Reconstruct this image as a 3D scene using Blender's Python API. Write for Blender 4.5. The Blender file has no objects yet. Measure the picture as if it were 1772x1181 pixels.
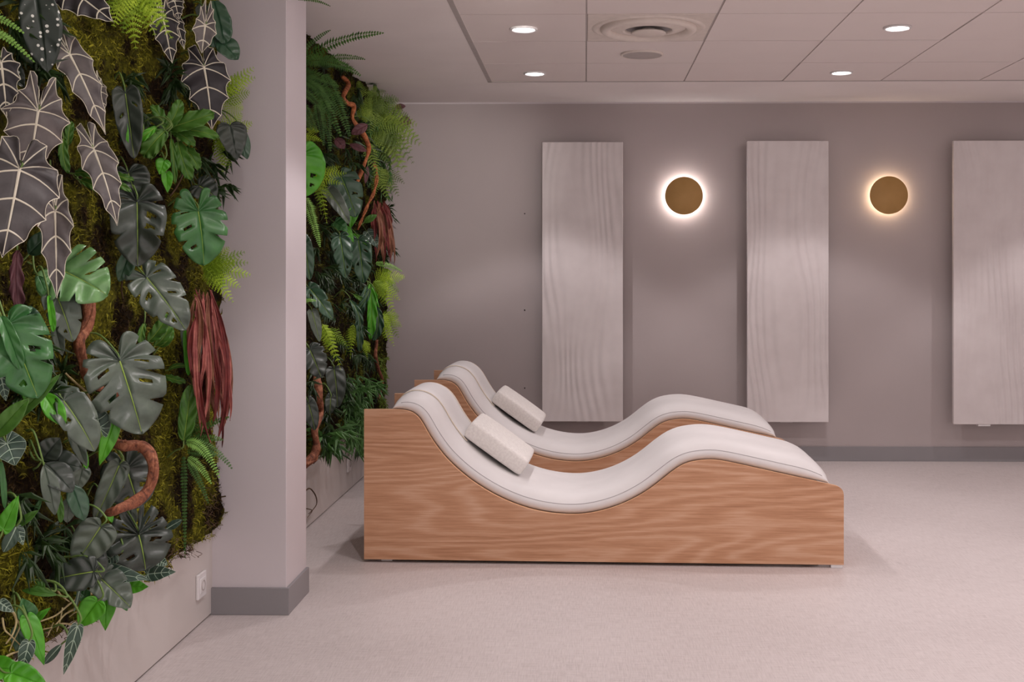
import bpy, math, random
import numpy as np
from mathutils import Vector, noise

# ---------------------------------------------------------------- camera, light, exposure
sc = bpy.context.scene
FPX, PX0, PY0, YAW = 1976.0, 978.5, 480.0, math.radians(1.0)
CAMZ = 1.256
cam_data = bpy.data.cameras.new('camera')
cam = bpy.data.objects.new('camera', cam_data)
sc.collection.objects.link(cam)
cam.location = (0, 0, CAMZ)
cam.rotation_euler = (math.pi / 2, 0, YAW)
cam_data.sensor_width = 36
cam_data.lens = FPX / 1772 * 36
cam_data.shift_x = -(PX0 - 886) / 1772
cam_data.shift_y = (PY0 - 590.5) / 1772
sc.camera = cam

world = bpy.data.worlds.new('world'); sc.world = world
world.use_nodes = True
world.node_tree.nodes['Background'].inputs[0].default_value = (1, .93, .92, 1)
world.node_tree.nodes['Background'].inputs[1].default_value = 1.25  # even fill, added; enters through the open end behind the camera

sc.view_settings.view_transform = 'Standard'
sc.view_settings.look = 'None'
sc.view_settings.exposure = 0.0
sc.view_settings.gamma = 1.0
sc.view_settings.use_curve_mapping = False

LAMP_W, LAMP_COL, DISC_E = 37, (1.0, .92, .93), 12
# light distribution of the downlights: angle from straight down, relative intensity
LAMP_DIST = [(0, .86), (10, .86), (20, .90), (30, 1.0), (38, 1.22), (43, 1.36), (46, 1.05), (49, .38), (52, .13), (56, .10), (65, .08), (80, .06), (86, .03), (90, 0)]
WASH = [(-.02, 3.72, (-1.06, 4.1, -.50)), (-.62, 2.6, (-.6, .55, -.6))]  # unseen spots, added for the upper left wall and the planted side
WASH_W = (270, 10)
WASH_ANG = (29, 120)
sc.cycles.max_bounces = 6; sc.cycles.diffuse_bounces = 5; sc.cycles.glossy_bounces = 2
sc.cycles.caustics_reflective = False; sc.cycles.caustics_refractive = False
LAMP_XY = [(x, y) for y in (6.715, 5.515, 4.315, 3.115, 1.915, .715, -.485, -1.685) for x in (-.298, 1.5, 3.3)]

# ---------------------------------------------------------------- helpers
C = sc.collection
ZC = 2.456           # ceiling height
YB = 7.83            # back wall
XL = -1.391          # face of the planted wall
R = random.Random(7)


def ray(px, py):
    cx, cz = (px - PX0) / FPX, -(py - PY0) / FPX
    c, s = math.cos(YAW), math.sin(YAW)
    return Vector((cx * c - s, cx * s + c, cz))


def at_y(px, py, y):
    d = ray(px, py)
    return Vector((0, 0, CAMZ)) + d * (y / d.y)


def at_z(px, py, z):
    d = ray(px, py)
    return Vector((0, 0, CAMZ)) + d * ((z - CAMZ) / d.z)


def at_x(px, py, x):
    d = ray(px, py)
    return Vector((0, 0, CAMZ)) + d * (x / d.x)


def tag(o, label=None, cat=None, group=None, kind=None):
    if label: o['label'] = label
    if cat: o['category'] = cat
    if group: o['group'] = group
    if kind: o['kind'] = kind
    return o


def empty(name, loc=(0, 0, 0), rz=0, parent=None):
    o = bpy.data.objects.new(name, None)
    o.empty_display_size = .05
    C.objects.link(o)
    o.location = loc
    o.rotation_euler = (0, 0, rz)
    o.parent = parent
    return o


class MB:
    """collects vertices and faces for ONE mesh object"""
    def __init__(s):
        s.v, s.f, s.n = [], [], 0

    def add(s, v, f):
        v = np.asarray(v, float).reshape(-1, 3)
        s.v.append(v)
        s.f += [tuple(int(i) + s.n for i in q) for q in f]
        s.n += len(v)

    def box(s, lo, hi):
        x0, y0, z0 = lo; x1, y1, z1 = hi
        s.add([(x0, y0, z0), (x1, y0, z0), (x1, y1, z0), (x0, y1, z0), (x0, y0, z1), (x1, y0, z1), (x1, y1, z1), (x0, y1, z1)],
              [(0, 3, 2, 1), (4, 5, 6, 7), (0, 1, 5, 4), (1, 2, 6, 5), (2, 3, 7, 6), (3, 0, 4, 7)])

    def lathe(s, prof, n=40, axis='z', c=(0, 0, 0)):
        """prof: list of (r, h); axis z or y"""
        v = []
        for r, h in prof:
            for k in range(n):
                a = 2 * math.pi * k / n
                x, y = r * math.cos(a), r * math.sin(a)
                v.append((c[0] + x, c[1] + y, c[2] + h) if axis == 'z' else (c[0] + x, c[1] + h, c[2] + y))
        f = []
        for i in range(len(prof) - 1):
            for k in range(n):
                a, b = i * n + k, i * n + (k + 1) % n
                f.append((a, b, b + n, a + n))
        s.add(v, f)

    def tube(s, pts, rad, n=8, cap=True):
        pts = np.asarray(pts, float)
        m = len(pts)
        rad = np.broadcast_to(np.asarray(rad, float), (m,))
        t = np.gradient(pts, axis=0)
        t /= np.linalg.norm(t, axis=1)[:, None] + 1e-12
        ref = np.array((.31, .17, .93)) if abs(t[0] @ np.array((.31, .17, .93))) < .9 else np.array((1., 0, 0))
        u = np.cross(t[0], ref); u /= np.linalg.norm(u)
        v = []
        for i in range(m):
            u = u - t[i] * (u @ t[i]); u /= np.linalg.norm(u) + 1e-12
            w = np.cross(t[i], u)
            for k in range(n):
                a = 2 * math.pi * k / n
                v.append(pts[i] + rad[i] * (math.cos(a) * u + math.sin(a) * w))
        f = []
        for i in range(m - 1):
            for k in range(n):
                a, b = i * n + k, i * n + (k + 1) % n
                f.append((a, b, b + n, a + n))
        if cap:
            f.append(tuple(range(n))[::-1]); f.append(tuple((m - 1) * n + k for k in range(n)))
        s.add(v, f)

    def mesh(s, name, smooth=False, org=(0, 0, 0)):
        me = bpy.data.meshes.new(name)
        v = np.concatenate(s.v) - np.asarray(org, float)
        me.from_pydata(v.tolist(), [], s.f)
        if smooth:
            me.polygons.foreach_set('use_smooth', [True] * len(me.polygons))
        me.update()
        return me

    def build(s, name, mat, parent=None, smooth=False, org=(0, 0, 0), loc=None):
        o = bpy.data.objects.new(name, s.mesh(name, smooth, org))
        C.objects.link(o)
        if mat: o.data.materials.append(mat)
        o.parent = parent
        o.location = loc if loc is not None else org
        return o


def bevel(o, w, n=2, angle=30):
    m = o.modifiers.new('bevel', 'BEVEL'); m.width = w; m.segments = n; m.limit_method = 'ANGLE'; m.angle_limit = math.radians(angle)
    o.data.polygons.foreach_set('use_smooth', [True] * len(o.data.polygons))
    w_ = o.modifiers.new('normals', 'WEIGHTED_NORMAL'); w_.keep_sharp = True
    return o


def boxo(name, lo, hi, mat, parent=None, bev=0, org=(0, 0, 0)):
    b = MB(); b.box(lo, hi)
    o = b.build(name, mat, parent, org=org)
    if bev: bevel(o, bev)
    return o


# ---------------------------------------------------------------- materials
def lin(h):
    h = h.lstrip('#')
    c = [int(h[i:i + 2], 16) / 255 for i in (0, 2, 4)]
    return tuple(x / 12.92 if x <= .04045 else ((x + .055) / 1.055) ** 2.4 for x in c) + (1,)


class NT:
    def __init__(s, name):
        s.m = bpy.data.materials.new(name); s.m.use_nodes = True
        s.t = s.m.node_tree; s.b = s.t.nodes['Principled BSDF']

    def n(s, typ, **kw):
        o = s.t.nodes.new(typ)
        for k, v in kw.items():
            if k in o.inputs: o.inputs[k].default_value = v
            else: setattr(o, k, v)
        return o

    def l(s, a, b): s.t.links.new(a, b)

    def coords(s, scale=(1, 1, 1), space='Object'):
        tc = s.n('ShaderNodeTexCoord'); mp = s.n('ShaderNodeMapping')
        mp.inputs['Scale'].default_value = scale
        s.l(tc.outputs[space], mp.inputs[0])
        return mp.outputs[0]

    def noise(s, vec, scale, detail=4, rough=.5, dist=0):
        o = s.n('ShaderNodeTexNoise')
        o.inputs['Scale'].default_value = scale; o.inputs['Detail'].default_value = detail
        o.inputs['Roughness'].default_value = rough; o.inputs['Distortion'].default_value = dist
        s.l(vec, o.inputs['Vector'])
        return o.outputs['Fac']

    def ramp(s, fac, stops):
        o = s.n('ShaderNodeValToRGB'); e = o.color_ramp.elements
        while len(e) < len(stops): e.new(.5)
        for k, (p, c) in enumerate(stops): e[k].position = p; e[k].color = c
        s.l(fac, o.inputs[0])
        return o.outputs[0]

    def math(s, op, a, b=None):
        o = s.n('ShaderNodeMath', operation=op)
        for k, x in enumerate((a, b)):
            if x is None: continue
            if isinstance(x, (int, float)): o.inputs[k].default_value = x
            else: s.l(x, o.inputs[k])
        return o.outputs[0]

    def mix(s, fac, a, b, typ='MIX'):
        o = s.n('ShaderNodeMix', data_type='RGBA', blend_type=typ)
        if isinstance(fac, (int, float)): o.inputs[0].default_value = fac
        else: s.l(fac, o.inputs[0])
        for k, x in ((6, a), (7, b)):
            if isinstance(x, tuple): o.inputs[k].default_value = x
            else: s.l(x, o.inputs[k])
        return o.outputs[2]

    def bump(s, h, strength=.3, dist=.01):
        o = s.n('ShaderNodeBump'); o.inputs['Strength'].default_value = strength; o.inputs['Distance'].default_value = dist
        s.l(h, o.inputs['Height']); s.l(o.outputs[0], s.b.inputs['Normal'])

    def base(s, c):
        if isinstance(c, tuple): s.b.inputs['Base Color'].default_value = c
        else: s.l(c, s.b.inputs['Base Color'])

    def set(s, **kw):
        for k, v in kw.items(): s.b.inputs[k.replace('_', ' ')].default_value = v


def paint(name, col, rough=.6, var=.04, bump=.05, spec=.3):
    m = NT(name); v = m.coords()
    f = m.noise(v, 3, 3)
    c = lin(col); d = tuple(x * (1 - var) for x in c[:3]) + (1,)
    m.base(m.ramp(f, [(.3, d), (.7, c)]))
    m.bump(m.noise(v, 180, 2), bump, .002)
    m.set(Roughness=rough); m.b.inputs['Specular IOR Level'].default_value = spec
    return m.m


def emit(name, col, strength):
    m = NT(name); m.base(col)
    m.b.inputs['Emission Color'].default_value = col; m.b.inputs['Emission Strength'].default_value = strength
    return m.m


def flat(name, col, rough=.5, metal=0, spec=.4):
    m = NT(name); v = m.coords()
    c = lin(col); d = tuple(x * .93 for x in c[:3]) + (1,)
    m.base(m.ramp(m.noise(v, 25, 3), [(.35, d), (.65, c)]))
    m.set(Roughness=rough, Metallic=metal); m.b.inputs['Specular IOR Level'].default_value = spec
    return m.m


M = {}
M['wall'] = paint('taupe_wall_paint', '#b3a9a8', .7)
M['side'] = paint('pale_grey_wall_paint', '#d0c9cc', .55)
M['board'] = paint('white_board_paint', '#cfc8c4', .4)
M['ceil'] = paint('ceiling_paint', '#f6f0ee', .8)
M['bright'] = paint('white_wall_paint', '#f0eae9', .7)
M['tile'] = paint('ceiling_tile_white', '#ebe2df', .85, .02, .1)
M['grid'] = flat('ceiling_grid_metal', '#b9b1ae', .5)
M['dark'] = flat('dark_gap', '#1b1716', .8)
M['skirt'] = paint('grey_baseboard_vinyl', '#8d8a8c', .45)
M['white'] = flat('white_plastic', '#e6e3e3', .3)
M['vent'] = flat('vent_cream_metal', '#e6dcd4', .45)

m = NT('linen_vinyl_floor'); v = m.coords()
a = m.noise(m.coords((14, 260, 1)), 1.0, 5, .7); b = m.noise(m.coords((260, 14, 1)), 1.0, 5, .7); c = m.noise(v, 1.2, 3)
f = m.math('ADD', m.math('MULTIPLY', a, .5), m.math('MULTIPLY', b, .5))
f = m.math('ADD', m.math('MULTIPLY', f, .85), m.math('MULTIPLY', c, .15))
m.base(m.ramp(f, [(.36, lin('#aca2a0')), (.5, lin('#c6bdbb')), (.66, lin('#d5cdcb'))]))
m.bump(f, .12, .002); m.set(Roughness=.5); m.b.inputs['Specular IOR Level'].default_value = .35
M['floor'] = m.m


def wood(name, axis_scale):
    m = NT(name)
    v = m.coords(axis_scale)
    warp = m.noise(m.coords((axis_scale[0] * .5, axis_scale[1], axis_scale[2] * .75)), 1.0, 1, .4)
    # cathedral bands: contour lines of a long stretched noise field
    ph = m.math('ADD', m.math('MULTIPLY', warp, 170), m.math('MULTIPLY', m.noise(m.coords((axis_scale[0] * 4, axis_scale[1], axis_scale[2] * 6)), 1.0, 2), 6))
    band = m.math('SINE', ph)
    band = m.math('MULTIPLY', m.math('ADD', band, 1), .5)
    band = m.math('POWER', band, 1.6)
    fine = m.noise(m.coords((axis_scale[0] * 3.0, axis_scale[1] * 10, axis_scale[2] * 22)), 1.6, 5, .65)
    pores = m.noise(m.coords((axis_scale[0] * 14, axis_scale[1] * 40, axis_scale[2] * 90)), 1.6, 2, .5)
    big = m.noise(v, .7, 2)
    f = m.math('ADD', m.math('MULTIPLY', band, .145), m.math('MULTIPLY', fine, .62))
    f = m.math('ADD', f, m.math('MULTIPLY', big, .30))
    f = m.math('ADD', f, m.math('MULTIPLY', pores, .12))
    m.base(m.ramp(f, [(.38, lin('#a67656')), (.56, lin('#c29270')), (.74, lin('#d2a98c'))]))
    m.bump(fine, .08, .002)
    m.set(Roughness=.42); m.b.inputs['Specular IOR Level'].default_value = .35
    return m.m


M['oak'] = wood('oak_veneer', (.95, 3, 4.2))
m = NT('oak_lit_edge'); m.base(m.ramp(m.noise(m.coords((3, 60, 3)), 2, 3), [(.3, lin('#cf9a70')), (.7, lin('#e8bd95'))])); m.set(Roughness=.45)  # edge colour lightened to carry the lit rim
M['oak_lit_edge'] = m.m

m = NT('white_upholstery'); v = m.coords()
m.base(m.ramp(m.noise(v, 4, 3), [(.3, lin('#d6d3d2')), (.7, lin('#e0dddc'))]))
m.bump(m.noise(v, 350, 3), .12, .001); m.set(Roughness=.55); m.b.inputs['Specular IOR Level'].default_value = .3
M['pad'] = m.m
m = NT('pillow_fabric'); v = m.coords()
m.base(m.ramp(m.noise(v, 90, 3), [(.3, lin('#dbd6d2')), (.7, lin('#eae6e1'))]))
m.bump(m.noise(v, 160, 4), .35, .003); m.set(Roughness=.9)
M['pillow'] = m.m
M['seam'] = flat('grey_seam_thread', '#aaa4a6', .7)
M['cream_seam'] = flat('cream_piping', '#e2d2bb', .6)

m = NT('carved_white_panel')
gp = m.n('ShaderNodeNewGeometry'); mp = m.n('ShaderNodeMapping'); mp.inputs['Scale'].default_value = (1, .01, .3); m.l(gp.outputs['Position'], mp.inputs[0]); v = mp.outputs[0]
w = m.n('ShaderNodeTexWave', wave_type='BANDS', bands_direction='X', wave_profile='SIN')
w.inputs['Scale'].default_value = 5.5; w.inputs['Distortion'].default_value = 14; w.inputs['Detail'].default_value = 0; w.inputs['Detail Scale'].default_value = .7
w.inputs['Detail Roughness'].default_value = .45
m.l(v, w.inputs['Vector'])
mp2 = m.n('ShaderNodeMapping'); mp2.inputs['Scale'].default_value = (1, .01, .5); m.l(gp.outputs['Position'], mp2.inputs[0])
fade = m.ramp(m.noise(mp2.outputs[0], 3.0, 1), [(.40, (.15, .15, .15, 1)), (.6, (1, 1, 1, 1))])
fb = m.n('ShaderNodeRGBToBW'); m.l(fade, fb.inputs[0])
h = m.math('MULTIPLY', w.outputs['Fac'], fb.outputs[0])
m.base(m.ramp(m.noise(m.coords(), 6, 3), [(.3, lin('#d2cac9')), (.7, lin('#dbd4d3'))]))
m.bump(h, .45, .012); m.set(Roughness=.55); m.b.inputs['Specular IOR Level'].default_value = .3
M['panel'] = m.m
m = NT('brushed_brass'); v = m.coords((1, 1, 1))
m.base(m.ramp(m.noise(m.coords((3, 1, 3)), 3, 3), [(.3, lin('#a88147')), (.7, lin('#b38b50'))])); m.set(Roughness=.55, Metallic=0.1)
M['brass'] = m.m
M['wash'] = emit('added_washer_lens', (1, .93, .88, 1), 30)
M['lamp'] = emit('downlight_glow', (1, .93, .935, 1), DISC_E)
M['glow_cool'] = emit('sconce_glow_cool', (1, .95, .93, 1), 34)
M['glow_warm'] = emit('sconce_glow_warm', (1, .80, .56, 1), 20)

# ---------------------------------------------------------------- room shell
XR, YN = 4.85, -2.2
tag(boxo('floor', (-1.6, YN, -.1), (XR, YB + .1, 0), M['floor']), kind='structure')
tag(boxo('wall_back', (-1.6, YB, 0), (XR, YB + .12, ZC), M['wall']), kind='structure')
tag(boxo('wall_right', (XR, YN, 0), (XR + .12, YB + .12, ZC), M['bright']), kind='structure')
wl = tag(boxo('wall_left', (-1.6, YN, 0), (XL - .055, YB, ZC), M['side']), kind='structure')
# white boards under the planting, a thin dark gap to the floor, a seam near the far socket
for y0, y1, zt in ((YN, 4.24, .325), (4.52, 6.797, .335), (6.803, YB, .335)):
    boxo('lower_board', (XL - .055, y0, .006), (XL, y1, zt), M['board'], wl, .001)
PY1, PY2, PXR = 4.232, 4.535, -1.113
tag(boxo('wall_pillar', (-1.6, PY1, 0), (PXR, PY2, ZC), M['side'], bev=.003), kind='structure')
SK = .1
b = MB()
b.box((XL - .05, PY1 - .012, 0), (PXR + .012, PY2, SK))
o = tag(b.build('baseboard_pillar', M['skirt']), kind='structure'); bevel(o, .002)
tag(boxo('baseboard_back', (XL, YB - .012, 0), (XR, YB, SK), M['skirt'], bev=.002), kind='structure')
tag(boxo('trim_1', (XL - .05, YB - .004, ZC - .010), (XR, YB, ZC), M['side']), kind='structure')

# ceiling: plain plasterboard border, lay-in tiles inside
GX, GY, T = -.596, 7.015, .6
ce = MB()
ce.box((-1.6, YN, ZC), (GX - .004, YB + .1, ZC + .1))
ce.box((GX - .004, GY + .004, ZC), (XR + .1, YB + .1, ZC + .1))
ce.box((GX - .004, YN, ZC + .028), (XR + .1, GY + .004, ZC + .1))
ceiling = tag(ce.build('ceiling', M['ceil']), kind='structure')
NC, NR = 9, 15
RV = 7                                                       # rows of tiles that can be seen
g = MB()
for i in range(NC + 1):
    x = GX + i * T; w = .012 if i == 1 else .006
    g.box((x - w, GY - NR * T, ZC + .007), (x + w, GY, ZC + .02))
for j in range(NR + 1):
    y = GY - j * T
    g.box((GX, y - .006, ZC + .0075), (GX + NC * T, y + .006, ZC + .0195))
g.box((GX - .004, GY - NR * T, ZC - .001), (GX + .022, GY + .004, ZC + .003))          # edge angle
g.box((GX - .004, GY - .014, ZC - .001), (GX + NC * T, GY + .004, ZC + .003))
g.build('ceiling_grid', M['grid'], ceiling)
tb = MB(); tb.box((-.2955, -.2955, 0), (.2955, .2955, .018))
tile_me = tb.mesh('ceiling_tile'); tile_me.materials.append(M['tile'])
for j in range(NR):
    for i in range(NC):
        if (i, j) == (1, 2): continue
        o = bpy.data.objects.new('ceiling_tile', tile_me); C.objects.link(o)
        o.location = (GX + (i + .5) * T, GY - (j + .5) * T, ZC + .001 + R.uniform(0, .002))
        if i == 0: o.scale.x = .985; o.location.x += .006
        o.parent = ceiling

# ---------------------------------------------------------------- ceiling fittings
WH = {(-.298, 6.715): 'small round downlight near the plants, just in front of the taupe wall',
      (-.298, 5.515): 'round downlight left of the round air vent',
      (1.5, 6.715): 'round downlight above the middle white wall panel, close to the taupe wall',
      (1.5, 5.515): 'largest visible downlight, right of the air vent'}
ies = bpy.data.texts.new('downlight_distribution')
va, ca = [a for a, _ in LAMP_DIST], [10 * c for _, c in LAMP_DIST]
ies.write('IESNA:LM-63-1995\nTILT=NONE\n1 1000 1 %d 1 1 2 0 0 0\n1 1 1\n' % len(va) + ' '.join('%g' % a for a in va) + '\n0\n' + ' '.join('%g' % c for c in ca) + '\n')
lamp_data = bpy.data.lights.new('downlight_beam', 'POINT')
lamp_data.energy = LAMP_W; lamp_data.color = LAMP_COL; lamp_data.shadow_soft_size = .03; lamp_data.use_nodes = True
lt = lamp_data.node_tree; em = lt.nodes['Emission']
ix = lt.nodes.new('ShaderNodeTexIES'); ix.mode = 'INTERNAL'; ix.ies = ies; ix.inputs['Strength'].default_value = 1.0
lt.links.new(ix.outputs[0], em.inputs['Strength'])
for k, (x, y) in enumerate(LAMP_XY):
    r = empty('downlight', (x, y, ZC))
    b = MB(); b.lathe([(.052, .002), (.066, .002), (.067, -.004), (.062, -.008), (.056, -.007), (.052, .002)], 32)
    b.build('trim_ring', M['white'], r, True)
    b = MB(); b.lathe([(.053, -.003), (.0005, -.0031)], 20)
    b.build('diffuser', M['lamp'], r, True)
    lab = WH.get((round(x, 3), y), 'round downlight in the white ceiling tiles, out of frame')
    tag(r, lab, 'downlight', 'downlights in the tiled ceiling')
    ld = lamp_data
    lo = bpy.data.objects.new('downlight_beam', ld); C.objects.link(lo); lo.parent = r; lo.location = (0, 0, -.045)

vx, vy = GX + 1.5 * T, GY - 2.5 * T
r = empty('air_vent', (vx, vy, ZC))
b = MB(); b.box((-.294, -.294, .001), (.294, .294, .012)); bevel(b.build('cover_plate', M['vent'], r), .003)
b = MB(); b.lathe([(.275, .002), (.268, -.004), (.255, -.006), (.245, -.002), (.24, .0), (.236, .001)], 64); b.build('outer_ring', M['vent'], r, True)
b = MB(); b.lathe([(.232, .001), (.232, -.010), (.222, -.020), (.205, -.022), (.19, -.016), (.182, -.004), (.182, .001)], 64); b.build('middle_ring', M['vent'], r, True)
b = MB(); b.lathe([(.178, .001), (.165, -.003), (.13, -.012), (.118, -.013), (.112, -.006), (.112, .001)], 64); b.build('inner_cone', M['vent'], r, True)
b = MB(); b.lathe([(.109, -.0005), (.0005, -.0005)], 48); b.build('throat', M['skirt'], r)
b = MB(); b.lathe([(.03, .0), (.03, -.012), (.082, -.018), (.085, -.023), (.078, -.027), (.0005, -.029)], 48); b.build('centre_disc', M['vent'], r, True)
tag(r, 'square ceiling air vent with concentric round rings', 'vent')

sx, sy = GX + 1.5 * T, GY - 1.45 * T
r = empty('ceiling_speaker', (sx, sy, ZC))
b = MB(); b.lathe([(.115, .001), (.115, -.006), (.110, -.010), (.104, -.009), (.103, -.004)], 48); b.build('rim', M['vent'], r, True)
b = MB(); b.lathe([(.104, -.008), (.06, -.010), (.0005, -.0105)], 48); b.build('grille', M['grid'], r, True)
tag(r, 'flat round grey disc on ceiling tile between air vent and back wall', 'speaker')

# ---------------------------------------------------------------- wall panels and sconces
YF = YB - .13
GRAIN = [0, 0, 0]
for k, (x0, x1, y0, y1, lab) in enumerate((
        (938, 1078, 246, 730, 'white carved panel nearest the plants, with clear wavy grooves at its top left'),
        (1293, 1434, 244, 731, 'white carved panel hanging between the two round brass lamps'),
        (1650, None, 243.5, 735, 'white carved panel cut off by the right edge of the picture'))):
    a = at_y(x0, y0, YF); z0 = at_y(x0, y1, YF).z
    w = at_y(x1, y0, YF).x - a.x if x1 else .555
    hgt = a.z - z0
    r = empty('wall_panel', (a.x + w / 2, YF, z0))
    r['label'] = lab; r['category'] = 'wall panel'; r['group'] = 'white carved panels on the taupe wall'
    b = MB()
    b.box((-w / 2, 0, 0), (w / 2, .032, hgt))
    o = b.build('slab', M['panel'], r); bevel(o, .004, 3)
    for zz in (.35, hgt - .35):
        for xx in (-.15, .15):
            boxo('wall_bracket', (xx - .02, .03, zz - .03), (xx + .02, .131, zz + .03), M['grid'], r)
    if k == 2: boxo('lower_clip', (-.55 / 2 + .165, .006, -.012), (-.55 / 2 + .245, .05, .002), M['white'], r)
    if k != 2: boxo('lower_clip', (-.04, .05, -.008), (.04, .09, .05), M['white'], r)

for px, py, mat, lab in ((1183.5, 339, 'glow_cool', 'round brass wall lamp with a cool white halo, nearer the plants'),
                         (1538, 338, 'glow_warm', 'round brass wall lamp with a warm yellow halo')):
    p = at_y(px, py, YB - .045)
    r = empty('wall_lamp', (p.x, YB, p.z))
    b = MB(); b.lathe([(.0005, -.052), (.1265, -.052), (.1285, -.050), (.1285, -.044), (.1265, -.042), (.0005, -.042)], 72, 'y'); b.build('brass_disc', M['brass'], r, True)
    b = MB(); b.lathe([(.0005, -.038), (.100, -.038), (.102, -.034), (.102, -.018), (.098, -.014)], 64, 'y'); b.build('light_ring', M[mat], r, True)
    b = MB(); b.lathe([(.095, -.016), (.095, 0)], 48, 'y'); b.build('wall_mount', M['white'], r, True)
    b = MB(); b.lathe([(.03, -.043), (.03, -.036)], 24, 'y'); b.build('spacer', M['white'], r, True)
    tag(r, lab, 'wall lamp', 'round brass lamps on the taupe wall')
for py in (370, 537, 672):
    p = at_y(908, py, YB)
    b = MB(); b.lathe([(.0005, -.004), (.004, -.0035), (.0045, 0)], 12, 'y')
    tag(b.build('wall_screw', M['dark'], None, True, loc=p),
        {370: 'topmost of three tiny dark screws in wall left of first panel', 537: 'middle one of three tiny dark screws in wall left of first panel',
         672: 'lowest of three tiny dark screws in wall, just above the rear lounger pillow'}[py], 'screw', 'screws left in the taupe wall')

# sockets on the low boards
for px, py, lab in ((345.5, 1013, 'white wall socket on low board beside the grey pillar base'),
                    (602, 803, 'white wall socket on low board left of the wooden loungers')):
    p = at_x(px, py, XL)
    r = empty('wall_socket', (XL, p.y, p.z))
    o = boxo('cover_plate', (0, -.043, -.045), (.011, .043, .045), M['white'], r); bevel(o, .004, 3)
    o = boxo('insert', (.009, -.026, -.027), (.0135, .026, .027), M['white'], r); bevel(o, .002)
    b = MB()
    b.lathe([(.019, .0), (.019, .003), (.016, .003), (.014, -.001), (.0005, -.001)], 24)
    o = b.build('outlet_well', M['grid'], r, True); o.rotation_euler = (0, math.pi / 2, 0); o.location = (.0125, 0, 0)
    tag(r, lab, 'socket', 'sockets on the low white board')

# ---------------------------------------------------------------- loungers
HB = .014
A = at_z(630, 968.4, HB); B = at_z(1460.2, 978.3, HB)
LX = (B - A); LEN = LX.length; LX.normalize()
LY = Vector((-LX.y, LX.x, 0))
W = .70
STEP = 1.425


def onpanel(px, py):
    d = ray(px, py); o = Vector((0, 0, CAMZ))
    t = (A - o).dot(LY) / d.dot(LY)
    p = o + d * t
    return ((p - A).dot(LX), p.z)


EDGE = [(630, 709), (655, 708.9), (677.7, 709), (692, 709.4), (702, 710.8), (713, 714.3), (722.4, 721.5), (730, 731.8), (739.2, 748.5), (750.4, 766.3), (767, 788.6), (787.6, 809.5), (806, 825),
        (825, 838.9), (858, 858.8), (898.5, 876.3), (941, 887.4), (984, 891.7), (1017, 889.8), (1052.6, 882), (1088, 868.6), (1123.7, 848.2), (1149.8, 827.5), (1171, 811.3),
        (1185, 803.8), (1200, 799.2), (1224.8, 796.4), (1248.5, 798), (1288, 806.1), (1347.3, 819.5), (1406.5, 832.5), (1438, 839.2), (1448, 841.6), (1455, 845.5), (1459, 851), (1460.2, 858)]
prof = np.array([onpanel(*p) for p in EDGE])


def catmull(P, per=6):
    P = np.asarray(P, float)
    Q = np.vstack([2 * P[0] - P[1], P, 2 * P[-1] - P[-2]])
    out = []
    for i in range(1, len(Q) - 2):
        p0, p1, p2, p3 = Q[i - 1:i + 3]
        for k in range(per):
            t = k / per
            out.append(.5 * (2 * p1 + (p2 - p0) * t + (2 * p0 - 5 * p1 + 4 * p2 - p3) * t * t + (3 * p1 - p0 - 3 * p2 + p3) * t ** 3))
    out.append(P[-1])
    return np.array(out)


edge = catmull(prof, 4)
for _ in range(4):                       # light smoothing of the traced curve, ends kept
    edge[6:-12] = .25 * edge[5:-13] + .5 * edge[6:-12] + .25 * edge[7:-11]

# part of the curve that carries the pad, by arc length
i0 = int(np.argmin(np.abs(edge[:, 0] - onpanel(676, 709)[0])))
i1 = int(np.argmin(np.abs(edge[:, 0] - onpanel(1438, 839)[0])))
ps = edge[i0:i1 + 1]
seg = np.r_[0, np.cumsum(np.linalg.norm(np.diff(ps, axis=0), axis=1))]
SL = seg[-1]


def sweep(s):
    """point and normal of the pad's bottom curve at arc length s"""
    x, z = np.interp(s, seg, ps[:, 0]), np.interp(s, seg, ps[:, 1])
    e = .035
    a, b_ = np.maximum(s - e, 0), np.minimum(s + e, SL)
    dx = np.interp(b_, seg, ps[:, 0]) - np.interp(a, seg, ps[:, 0]); dz = np.interp(b_, seg, ps[:, 1]) - np.interp(a, seg, ps[:, 1])
    l = np.hypot(dx, dz) + 1e-9
    return np.stack([x, z], -1), np.stack([-dz / l, dx / l], -1)


def pad_h(s):
    """height factor: rounds off at head and foot"""
    a = np.clip(s / .13, 0, 1); b_ = np.clip((SL - s) / .16, 0, 1)
    return np.sqrt(np.clip(1 - (1 - a) ** 2, 0, 1)) * np.sqrt(np.clip(1 - (1 - b_) ** 2, 0, 1))


INS = .019
# cross-section (distance from the pad's side, height), then mirrored
HALF = [(.013, 0), (.007, .004), (.0025, .011), (.0005, .019), (.0005, .026), (.003, .033), (.008, .0405), (.012, .0445), (.020, .053), (.033, .063), (.052, .072), (.08, .079), (.13, .083), (.2, .085)]
PW = W - 2 * INS
SECT = [(INS + a_, h_) for a_, h_ in HALF] + [(W / 2, .0855)] + [(W - INS - a_, h_) for a_, h_ in HALF[::-1]]


def pad_top(w):
    ws = [q[0] for q in SECT[3:-3]]; hs = [q[1] for q in SECT[3:-3]]
    return float(np.interp(w, ws, hs))


def surf(s, w, lift=0):
    c, n = sweep(np.array([s]))
    h = pad_top(w) * float(pad_h(np.array([s]))[0]) + lift
    return (c[0, 0] + n[0, 0] * h, w, c[0, 1] + n[0, 1] * h)


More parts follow.
